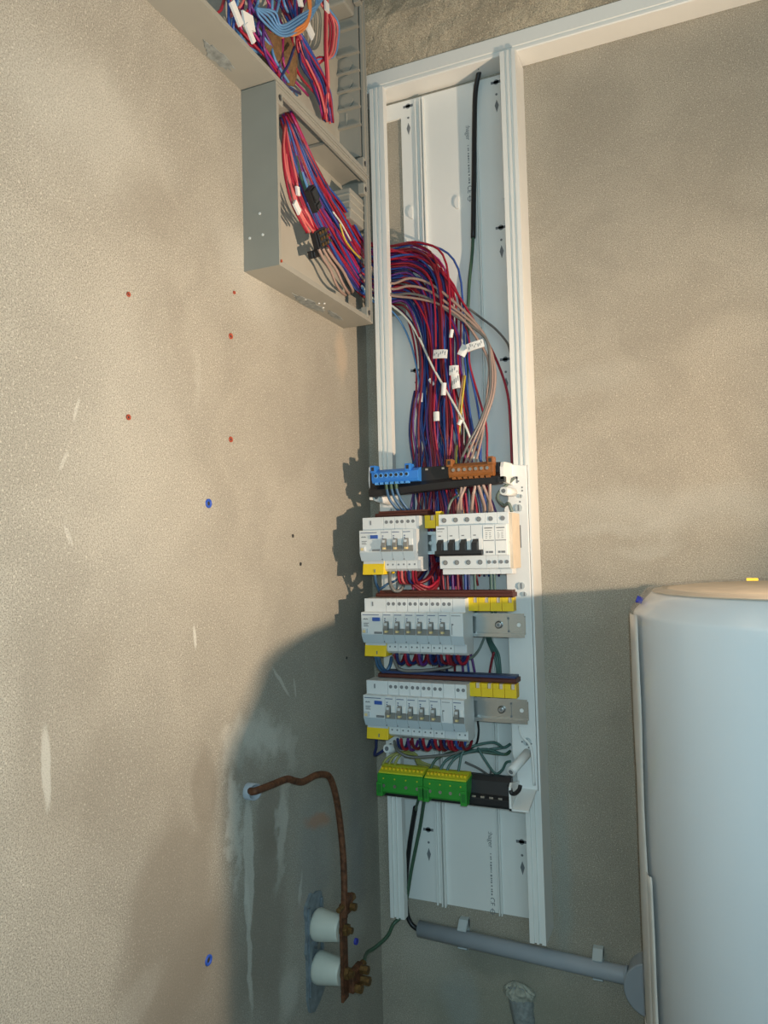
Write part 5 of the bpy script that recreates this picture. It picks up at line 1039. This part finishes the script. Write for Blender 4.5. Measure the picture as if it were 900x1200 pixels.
    ('navy', 240, 6, 115, -1, '1932 -550 16496 1934 -550 16116 1934 -550 15683 1935 -550 15278'),
    ('teal', 240, 6, 116, -1, '2031 -550 16494 2033 -550 16115 2033 -550 15683 2034 -550 15279'),
    ('teal', 240, 6, 117, -1, '2296 -550 16487 2297 -550 16111 2297 -550 15683 2297 -550 15283'),
    ('teal', 240, 6, 118, -1, '2351 -550 16486 2352 -550 16111 2352 -550 15683 2352 -550 15284'),
    ('olive', 230, 6, 119, -1, '578 -1080 12925 589 -1060 13093 684 -1000 13205 872 -920 13260 1047 -850 13237 1140 -800 13098 1400 -700 13000'),
    ('olive', 230, 6, 120, -1, '681 -1080 12934 692 -1060 13102 787 -1000 13234 933 -920 13252 1046 -850 13216 1124 -800 13070 1360 -700 13000'),
    ('olive', 230, 6, 121, -1, '783 -1080 12944 794 -1060 13111 890 -1000 13262 993 -920 13244 1046 -850 13194 1109 -800 13042 1320 -700 13000'),
    ('green', 230, 6, 122, -1, '1382 -1080 12999 1384 -1040 13092 1457 -960 13220 1646 -850 13299 1876 -700 13319 2406 -550 13259 2490 -450 13293'),
    ('teal', 230, 6, 123, -1, '1549 -1080 13015 1552 -1040 13107 1625 -960 13222 1812 -850 13300 2041 -700 13320 2409 -550 13364 2493 -450 13398'),
    ('teal', 230, 6, 124, -1, '1659 -1080 13025 1662 -1040 13117 1763 -960 13259 1950 -850 13337 2179 -700 13357 2406 -550 13259 2490 -450 13293'),
    ('teal', 230, 6, 125, -1, '1836 -1080 13042 1840 -1040 13133 1890 -960 13373 2076 -850 13450 2304 -700 13470 2409 -550 13364 2493 -450 13398'),
    ('teal', 200, 6, 126, -1, '2073 -800 13399 2176 -800 13227 2344 -850 13050 2452 -850 13098 2535 -900 13233 2614 -950 13278'),
    ('grey', 180, 6, 127, -1, '1796 -600 13102 2002 -600 13028 2207 -700 12970 2260 -750 13060'),
    ('black', 180, 6, 128, -1, '2026 -600 13755 2034 -600 13584 2032 -750 13436 1940 -900 13388 1724 -1000 13344'),
    ('grey', 220, 6, 129, -1, '892 -1300 13533 911 -1220 13359 1107 -1150 13266 1482 -1100 13298 1810 -1050 13363 2028 -1000 13496'),
    ('black', 420, 10, 130, -1, '2265 -300 24400 2354 -260 24543 2261 -160 24394 2177 -110 24092 2143 -110 23511 2112 -110 22784 2086 -110 22205 2063 -120 21637'),
    ('green', 290, 8, 131, -1, '2065 -120 21695 2034 -130 21334 1981 -150 20902 1960 -160 20613 1936 -160 20328 1920 -160 19800 1850 -160 18500 1800 -160 16000'),
    ('green', 260, 6, 132, -1, '1180 -850 12850 1024 -700 12456 897 -500 12231'),
    ('black', 400, 10, 133, -1, '898 -500 12272 764 -340 11874 678 -260 11557 596 -220 11112 554 -200 10749 566 -180 10393 653 -180 10213 818 -180 10144'),
    ('green', 300, 8, 134, -1, '1280 -900 12850 1127 -700 12467 980 -500 12022 879 -460 11655 769 -440 11223 690 -420 10861 598 -360 10588 494 -340 10424 575 -480 10460 477 -560 10369 449 -750 10263 394 -1100 10247 386 -1400 10300 555 -1860 10435')]
for col, r, n, li, gi, path in WIRES:
    q = [int(v)*1e-4 for v in path.split()]
    o = MB().tube([q[i:i+3] for i in range(0, len(q), 3)], r*1e-5, n, 5).build('wire', M['w_'+col], None, smooth=True)
    tag(o, WIRE_LABELS[li], 'wire', WIRE_GROUPS[gi] if gi >= 0 else None)
# ------------------------------------------------------------------ tags, connectors and small things among the wires
# outliers that can be followed one by one
# salmon wires, dark cable and the connectors inside the small enclosure
def connector(px, rot, sx, sy, sz, label, holes):
    t = thing('wire_connector', px, label, 'connector')
    R = Matrix.Rotation(rot, 3, 'X')
    def B(name, x0, x1, y0, y1, z0, z1, mt, par, bev=.0008):
        vs = [Vector(px)+R @ Vector((x, y, z)) for x in (x0, x1) for y in (y0, y1) for z in (z0, z1)]
        return MB().add(vs, [(0,1,3,2),(4,6,7,5),(0,4,5,1),(2,3,7,6),(0,2,6,4),(1,5,7,3)]).build(name, M[mt], par, bevel=bev)
    B('housing', -sx, sx*.5, -sy, sy, -sz, sz, 'black', t)
    B('raised_lid', sx*.5, sx, -sy*.85, sy*.2, -sz*.8, sz*.8, 'black', t)
    B('latch', sx*.5, sx*.8, sy*.45, sy*.9, -sz*.7, sz*.7, 'black', t)
    for i in range(holes[0]):
        for j in range(holes[1]):
            y = -sy*.6+sy*1.5*i/max(1, holes[0]-1); z = -sz*.65+1.3*sz*j/max(1, holes[1]-1)
            p0 = Vector(px)+R @ Vector((sx, y, z)); p1 = Vector(px)+R @ Vector((sx+.0014, y, z))
            MB().cyl(p0, p1, .0024, n=9).build('clamp_screw', M['brass'], t)
connector((0.0430, -0.2476, 2.1072), .55, .006, .020, .0125, 'larger black screw connector with three taupe wires in the small grey enclosure', (4, 3))
connector((0.0440, -0.2680, 2.1573), -.75, .006, .0165, .0105, 'upper black connector block across the salmon wires in the small grey enclosure', (0, 0))
connector((0.0300, -0.2375, 2.0901), .45, .005, .0200, .0055, 'flat black connector tucked under the larger one in the small grey enclosure', (0, 0))
# tangle in the large enclosure
t = thing('paper_wad', (0.0200, -0.3296, 2.3448), 'brown folded fibre wad between the wires of the large grey enclosure', 'wad')
for k, (px, ry, rz) in enumerate((((.022, -.345, 2.345), .03, .045), ((.024, -.305, 2.352), .026, .04))):
    m = MB(); rg = []
    for i in range(7):
        w = math.sin(PI*(i+.6)/7.6); rg.append([(px[0]+(i-3)*.004, px[1]+ry*w*math.cos(a)*(1+.25*mnoise.noise(Vector((k, i, a*2)))), px[2]+rz*w*math.sin(a)*(1+.3*mnoise.noise(Vector((a*2, k, i))))) for a in [2*PI*q/12 for q in range(12)]])
    m.rings(rg).build('wad_fold', M['fibre'], t)
def tagpiece(p, w, h, rz, ry, label, name='wire_tag', marks=0, d=.0028, bend=.0015):
    R = (Matrix.Rotation(rz, 3, 'Z') @ Matrix.Rotation(ry, 3, 'Y'))
    n = 5; front = []; back = []
    for i in range(n):
        s = -w/2+w*i/(n-1); b = bend*math.sin(PI*i/(n-1))
        front.append((s, -d/2-b)); back.append((s, d/2-b))
    poly = front+back[::-1]
    m = MB(); vs = [Vector(p)+R @ Vector((a, b, c)) for c in (-h/2, h/2) for a, b in poly]; k = len(poly)
    m.add(vs, [tuple(range(k)), tuple(range(2*k-1, k-1, -1))]+[(i, (i+1) % k, k+(i+1) % k, k+i) for i in range(k)])
    o = m.build(name, M['tag']); tag(o, label, 'tag')
    if marks:
        q = MB(); r = random.Random(int(p[2]*1e5))
        for i in range(marks):
            s = -w*.38+w*.76*i/max(1, marks-1); zc = r.uniform(-h*.2, h*.2); b = bend*math.sin(PI*(s/w+.5))
            hh = r.uniform(h*.10, h*.25)
            vs = [Vector(p)+R @ Vector((s+a, -d/2-b-.0004, zc+c)) for a, c in ((-.0006, -hh), (.0006, -hh*.7), (.0011, hh), (-.0002, hh*.8))]
            q.add(vs, [(0, 1, 2, 3)])
        q.build('handwriting', M['ink'], o)
    return o
tagpiece((0.1600, -0.0640, 1.9615), .0240, .0140, -.1, .12, 'white handwritten tag on the centre of the wire bundle', marks=6)
tagpiece((0.2173, -0.0580, 1.9694), .0280, .0125, .1, -.22, 'white handwritten tag furthest right on the wires', marks=8)
tagpiece((0.1947, -0.0500, 1.9659), .0130, .0180, .2, .5, 'folded blank white tag just left of the rightmost handwritten tag')
tagpiece((0.1823, -0.0640, 1.9323), .0150, .0150, 0, .05, 'white printed tag high on the right of the bundle', marks=4)
tagpiece((0.1840, -0.0620, 1.9145), .0130, .0230, 0, -.08, 'long white printed tag hanging right below another printed tag', marks=4)
tagpiece((0.1641, -0.0640, 1.9038), .0075, .0200, 0, .1, 'narrow white tag wrapped round the middle of the bundle')
tagpiece((0.1497, -0.0620, 1.8610), .0095, .0150, 0, 0, 'small white tag on the wires just above the black carrier rail')
tagpiece((0.1174, -0.0460, 1.8979), .0070, .0150, 0, .05, 'small white sleeve tag on the leftmost wires of the channel')
tagpiece((0.1391, -0.0500, 1.9204), .0060, .0130, 0, -.5, 'tilted white tag on the left side of the bundle')
tagpiece((0.1773, -0.0560, 1.9948), .0055, .0130, 0, .2, 'narrow white tag high up near the bend of the bundle')
tagpiece((0.1896, -0.0640, 1.8474), .0060, .0090, 0, .5, 'small white tag at the end of the pale diagonal wire')
RX = Matrix.Rotation(PI/2, 3, 'Z')
def xtag(p, w, h, a, label):
    R = Matrix.Rotation(a, 3, 'X'); m = MB()
    vs = [Vector(p)+R @ Vector((x, y, z)) for x in (-.0015, .0015) for y in (-w/2, w/2) for z in (-h/2, h/2)]
    o = m.add(vs, [(0,1,3,2),(4,6,7,5),(0,4,5,1),(2,3,7,6),(0,2,6,4),(1,5,7,3)]).build('wire_tag', M['tag']); tag(o, label, 'tag')
xtag((0.0480, -0.3256, 2.1203), .017, .011, -.6, 'white tag round the salmon wires in the small grey enclosure')
xtag((0.0440, -0.3151, 2.1484), .008, .012, .2, 'small white tag by the upper black connector in the small grey enclosure')
xtag((0.0500, -0.4679, 2.3014), .026, .012, -.7, 'upper left white tag in the tangle of the large grey enclosure')
xtag((0.0500, -0.4418, 2.3086), .024, .018, .3, 'broad white tag in the tangle of the large grey enclosure')
xtag((0.0510, -0.4400, 2.2941), .022, .009, -.7, 'lower left white tag against the rim of the large grey enclosure')
xtag((0.0460, -0.2734, 2.4058), .022, .015, -.5, 'white tag between blue wires and the hanging red wires in the large grey enclosure')
xtag((0.0490, -0.2227, 2.4732), .012, .014, .1, 'white tag at the top of the hanging red wires in the large grey enclosure')
xtag((0.0510, -0.3090, 2.4215), .012, .010, .5, 'white tag by the orange arcs in the large grey enclosure')

# neutral wires from the blue block, phase wires from the brown block
for k in range(3):
    x = .0860+.0083*k
    o = MB().cyl((x-.002, -.1215, 1.7425), (x-.002, -.1235, 1.7535), .0027, n=9).build('wire_ferrule', M['w_green'], None); tag(o, 'green sleeve on the %s steel-blue wire at the blue terminal block' % ('left', 'middle', 'right')[k], 'sleeve')
# loops under the uppermost row
# loops under the two RCD rows
# earth wires
# sheathed earth cable from the top and its lower end

# ------------------------------------------------------------------ copper busbar on insulators, left wall
st = thing('insulator_strip', (0, -.237, 1.0), 'galvanised perforated strip under the two white insulators low on the left wall', 'strip')
m = MB(); P = []
r = random.Random(5)
for i in range(13): P.append((-.262+r.uniform(-.002, .002), 1.018+.128*i/12))
for i in range(5): P.append((-.257+.040*i/4, 1.152+r.uniform(-.004, .006)+.006*(i % 2)))
for i in range(13): P.append((-.214+r.uniform(-.003, .003), 1.140-.128*i/12))
P += [(-.226, 1.000), (-.243, .992), (-.256, .998)]
m.prism(P, 0, .004, 'x'); m.build('strip_plate', M['galv'], st)
for s in (-.256, -.2185): MB().box(.004, .0065, s-.0025, s+.0025, 1.02, 1.142).build('pressed_rib', M['galv'], st)
MB().cyl((.004, -.238, 1.083), (.0095, -.238, 1.083), .0050, n=6).build('bolt', M['steel'], st)
for k, z in enumerate((1.1125, 1.0525)):
    t = thing('insulator', (0, -.238, z), ('upper off-white conical insulator on the galvanised strip', 'lower off-white conical insulator on the galvanised strip')[k], 'insulator')
    MB().cyl((.0045, -.2375, z), (.046, -.2375, z), 1, n=28, prof=[(0, .0188), (.05, .0212), (.14, .0222), (.3, .0214), (.6, .0196), (.93, .0176), (1, .0166)]).build('cone', M['ceramic'], t, smooth=True)
    MB().cyl((.046, -.2375, z), (.0475, -.2375, z), .0085, n=16).build('cap', M['brass'], t)
bb = thing('copper_busbar', (.05, -.237, 1.08), 'oxidised copper flat bar with bolts and clamps in front of the two white insulators', 'busbar')
MB().box(.0475, .0515, -.2470, -.2290, 1.016, 1.150).build('flat_bar', M['rust'], bb, bevel=.0006)
for k, z in enumerate((1.1125, 1.0525)):
    o = MB().cyl((.0515, -.2375, z), (.0575, -.2375, z), .0082, n=6).build('bolt_head', M['brass'], bb); MB().cyl((.0575, -.2375, z), (.0635, -.2375, z), .0045, n=10).build('bolt_shank', M['brass'], o)
def clamp(z, y, big):
    m = MB(); m.box(.0515, .0600, y-.012, y+.012, z-.012, z+.012); o = m.build('rod_clamp', M['rust'], bb, bevel=.0018)
    MB().cyl((.055, y-.012, z+.002), (.055, y-.026, z+.002), .0035, n=8).build('clamp_bolt', M['brass'], o)
    MB().cyl((.055, y+.012, z+.003), (.055, y+.0195, z+.003), .0062, n=6).build('clamp_nut', M['brass'], o)
    MB().cyl((.060, y+.004, z-.004), (.068, y+.004, z-.004), .0055, n=6).build('clamp_nut', M['brass'], o)
clamp(1.148, -.2375, 1)
m = MB(); m.box(.0515, .0610, -.2330, -.2000, 1.022, 1.052); o = m.build('lug_clamp', M['rust'], bb, bevel=.002)
for y, z, l in ((-.2080, 1.030, .014), (-.2080, 1.045, .012), (-.2260, 1.028, .010)): MB().cyl((.061, y, z), (.061+l, y, z), .0062, n=6).build('clamp_nut', M['brass'], o)
MB().cyl((.0555, -.200, 1.040), (.0555, -.1880, 1.043), .0055, n=10).build('lug_sleeve', M['brass'], o)
ps = thing('wall_sleeve', (0, -.398, 1.348), 'short grey pipe sleeve sticking out of the left wall around the copper rod', 'pipe')
m = MB(); n = 18; rg = []
for x, rr, sl in ((0, .0105, 0), (.012, .0105, .003), (.012, .0088, .003), (.002, .0088, 0)):
    rg.append([(x+sl*math.cos(2*PI*i/n), -.398+rr*math.cos(2*PI*i/n), 1.348+rr*math.sin(2*PI*i/n)) for i in range(n)])
m.rings(rg, cap=False); m.build('sleeve', M['conduit'], ps, smooth=True)
rod = MB().tube([(.006, -.402, 1.3500), (0.0200, -0.4111, 1.3540), (0.0260, -0.3832, 1.3537), (0.0300, -0.3521, 1.3527), (0.0320, -0.3361, 1.3461), (0.0340, -0.3171, 1.3397), (0.0380, -0.2910, 1.3407), (0.0420, -0.2713, 1.3373), (0.0450, -0.2595, 1.3289), (0.0480, -0.2508, 1.3054), (0.0500, -0.2433, 1.2676), (0.0525, -0.2400, 1.2192), (0.0545, -0.2421, 1.1789), (0.0555, -0.2455, 1.1511), (0.0555, -0.2451, 1.1333)], .0046, 10, 6).build('copper_rod', M['rust'], None, smooth=True)
tag(rod, 'bent rusty copper rod running from the grey wall sleeve down to the copper busbar', 'rod')

# ------------------------------------------------------------------ wall plugs and drill holes
def plug(y, z, r, mt, label, name='wall_plug', proud=.0015):
    t = thing(name, (0, y, z), label, 'plug' if name == 'wall_plug' else 'hole')
    if name == 'wall_plug':
        n = 14; rg = [[(x, y+rr*math.cos(2*PI*i/n), z+rr*math.sin(2*PI*i/n)) for i in range(n)] for x, rr in ((-.004, r), (proud, r), (proud+.0004, r*.8), (proud-.0006, r*.45), (-.004, r*.4))]
        MB().rings(rg, cap=False).build('plug_collar', M[mt], t, smooth=True)
        MB().cyl((.0, y, z), (proud-.0008, y, z), r*.42, n=10).build('plug_bore', M['dark'], t)
    else:
        MB().cyl((.0002, y, z), (.0009, y, z), r, n=9).build('bore', M['dark'], t)
plug(-.6036, 1.923, .0026, 'plugred', 'small red wall plug furthest up and left on the left wall')
plug(-.4098, 1.9835, .0022, 'plugred', 'small red wall plug just below the small grey enclosure')
plug(-.4190, 1.9244, .0038, 'plugred', 'red wall plug below the small grey enclosure, larger than the one above it')
plug(-.6055, 1.7927, .0030, 'plugred', 'red wall plug alone at mid height far left on the left wall')
plug(-.4227, 1.7917, .0036, 'plugred', 'red wall plug a hand above the upper blue wall plug')
plug(-.4706, 1.7088, .0056, 'plugblue', 'round blue wall plug at mid height on the left wall')
plug(-.4835, 1.1824, .0060, 'plugblue', 'blue wall plug low on the damp part of the left wall')
plug(-.1021, 1.0232, .0050, 'bluetape', 'blue wall plug half hidden behind the copper busbar', proud=.004)
for k, (y, z, r) in enumerate(((-.2727, 1.6708, .0026), (-.2523, 1.6299, .0027), (-.109, 1.4739, .0022))):
    plug(y, z, r, 'dark', ('upper of two dark drill holes left of the uppermost device row', 'lower of two dark drill holes left of the uppermost device row', 'dark drill hole in the shaded wall left of the middle device row')[k], 'drill_hole')

# ------------------------------------------------------------------ conduit on the back wall
cd_ = thing('conduit', (.25, -.017, 1.01), 'grey plastic conduit running sideways under the foot of the channel', 'conduit')
m = MB(); n = 20; rg = []
p0, p1 = Vector((.0770, -.017, 1.0170)), Vector((.405, -.017, 1.0050))
for t_, rr in ((0, .0108), (0, .0128), (1, .0128)):
    c = p0.lerp(p1, t_); rg.append([c+Vector((0, math.cos(2*PI*i/n)*rr, math.sin(2*PI*i/n)*rr)) for i in range(n)])
m.rings(rg, cap=False); m.build('pipe', M['conduit'], cd_, smooth=True)
m = MB(); m.cyl(p0+Vector((.012, 0, 0)), p0+Vector((.014, 0, 0)), .0108, n=16); m.build('bore', M['dark'], cd_)
m = MB(); m.cyl((.404, -.017, 1.005), (.409, -.017, 1.005), .0140, n=20); m.build('collar', M['conduit'], cd_, smooth=True)
for k, x in enumerate((.1525, .3655)):
    z = p0.z+(p1.z-p0.z)*(x-p0.x)/(p1.x-p0.x)
    t = thing('pipe_clip', (x, 0, z), ('pale grey clip on the left part of the conduit under the channel', 'pale grey clip on the right part of the conduit near the round box')[k], 'clip')
    m = MB(); m.box(x-.0075, x+.0075, -.006, 0, z-.018, z+.026); m.build('clip_base', M['clip'], t)
    m = MB(); m.prism([(0, z+.0125), (-.017, z+.0129), (-.0215, z+.0125), (-.0225, z+.0150), (-.010, z+.0265), (0, z+.0275)], x-.0075, x+.0075, 'x'); m.build('upper_jaw', M['clip'], t, bevel=.0006)
    m = MB(); m.prism([(0, z-.0125), (-.017, z-.0130), (-.0215, z-.0128), (-.022, z-.0145), (-.014, z-.0195), (0, z-.0205)], x-.0075, x+.0075, 'x'); m.build('lower_jaw', M['clip'], t, bevel=.0006)
jb = thing('round_box', (.443, -.02, 1.0), 'round grey junction box at the end of the conduit, half hidden by the water heater', 'box')
MB().cyl((.4440, 0, 1.0010), (.4440, -.030, 1.0010), .0375, n=48).build('box_body', M['conduit'], jb)
MB().cyl((.4440, -.0302, .9990), (.4440, -.038, .9990), 1, n=48, prof=[(0, .0395), (.8, .0395), (1, .0380)]).build('lid', M['conduit'], jb)
lp = thing('plaster_lump', (.240, 0, .92), 'pale lump of rough plaster around a pipe stub under the conduit', 'plaster')
m = MB(); rg = []
for k in range(10):
    t_ = k/9; w = .020*(1-.25*t_); d = .018*math.sin(PI*min(1, .25+t_*.5)); zc = .945-.095*t_; xc = .2380+.014*t_
    rg.append([(xc+w*math.cos(a)*(1+.2*mnoise.noise(Vector((a, k*.7, 0)))), -d*math.sin(a)*(1+.35*mnoise.noise(Vector((a*2, k, 4))))-.0006, zc+(.006*math.sin(a) if k == 0 else 0)+.004*mnoise.noise(Vector((a*3, k, 8)))) for a in [PI*i/11 for i in range(12)]])
m.rings(rg, close=False); m.build('stub', M['smear_shade'], lp, smooth=True)
m = MB(); rg = []
for k in range(6):
    w = math.sin(PI*(k+.8)/6.6); rg.append([(.2400+.026*w*math.cos(a)*(1+.3*mnoise.noise(Vector((a*2, k, 0)))), -.003-.016*math.sin(a)*w*(1+.4*mnoise.noise(Vector((a*3, k*1.7, 4)))), .926+.0055*k+.004*mnoise.noise(Vector((a*4, k*2, 9)))) for a in [PI*i/15 for i in range(16)]])
m.rings(rg, close=False); m.build('rim', M['lump'], lp)

# ------------------------------------------------------------------ wrapped water heater
BX, BY, BRAD, BZ = .6695, -.230, .210, 1.571
wh = thing('water_heater', (BX, BY, .72), 'white cylindrical water heater wrapped in plastic film, hung on the back wall at the right', 'water heater')
MB().cyl((BX, BY, .72), (BX, BY, 1.590), 1, n=128, prof=[(0, .15), (.0, .18), (.03, BRAD), (.9680, BRAD), (.9705, BRAD), (.9735, BRAD-.0012), (.9950, .1915), (.998, .1890), (1, .186)]).build('tank', M['enamel'], wh, smooth=True)
lidm = MB().cyl((BX, BY, 1.5902), (BX, BY, 1.5930), 1, n=64, prof=[(0, .1885), (.4, .187), (1, .170)]).build('warm_lit_cap', M['cream'], wh, smooth=False)  # white cap coloured cream for the warm lamp light on it
m = MB(); n = 120; rg = []
for k in range(41):
    z = .745+(1.569-.745)*k/40
    rg.append([(BX+(BRAD+.0042+.0016*mnoise.noise(Vector((a*7, z*5, 1)))+.0009*mnoise.noise(Vector((a*22, z*9, 5))))*math.cos(a), BY+(BRAD+.0042+.0016*mnoise.noise(Vector((a*7, z*5, 1)))+.0009*mnoise.noise(Vector((a*22, z*9, 5))))*math.sin(a), z) for a in [2*PI*i/n for i in range(n)]])
for z, rr in ((1.580, .2005), (1.5925, .1905), (1.5955, .176)):
    rg.append([(BX+(rr+.004+.002*mnoise.noise(Vector((a*9, z*20, 1))))*math.cos(a), BY+(rr+.004+.002*mnoise.noise(Vector((a*9, z*20, 1))))*math.sin(a), z) for a in [2*PI*i/n for i in range(n)]])
m.rings(rg, cap=False); m.build('plastic_film', M['film'], wh, smooth=True)
for k, (a0, w, zb, zt, off) in enumerate(((3.43, .26, .90, 1.566, .0050), (3.40, .20, .74, 1.10, .0060), (3.56, .10, .95, 1.28, .0055))):
    m = MB(); rg = []
    for q in range(22):
        z = zb+(zt-zb)*q/21; ww = w*(.75+.35*mnoise.noise(Vector((z*7, k, 2)))) if q else w*.4; row = []
        for i in range(5):
            a = a0+ww*(i/4-.5)+.010*mnoise.noise(Vector((z*12, k*3, 7))); rr = BRAD+off+.0016*math.sin(PI*i/4)
            row.append((BX+rr*math.cos(a), BY+rr*math.sin(a), z))
        rg.append(row)
    m.rings(rg, close=False, cap=False); o = m.build('film_fold', M['foldfilm'], wh, smooth=True)
    sd = o.modifiers.new('thickness', 'SOLIDIFY'); sd.thickness = .0008
def on_tank(a, r, z): return (BX+r*math.cos(a), BY+r*math.sin(a), z)
a = 3.30
screw_p = on_tank(a, .2075, 1.5855)
MB().cyl(on_tank(a, .200, 1.5790), on_tank(a, .2065, 1.5815), .0042, n=12).build('blue_rivet', M['bluetape'], wh)
o = MB().box(.590, .6035, -.1400, -.1350, 1.5960, 1.5995).build('yellow_sticker', M['yellow'], wh)
# wall hook that carries the heater
MB().box(BX-.08, BX+.08, -.035, 0, 1.40, 1.46).build('wall_bracket', M['galv'], wh)
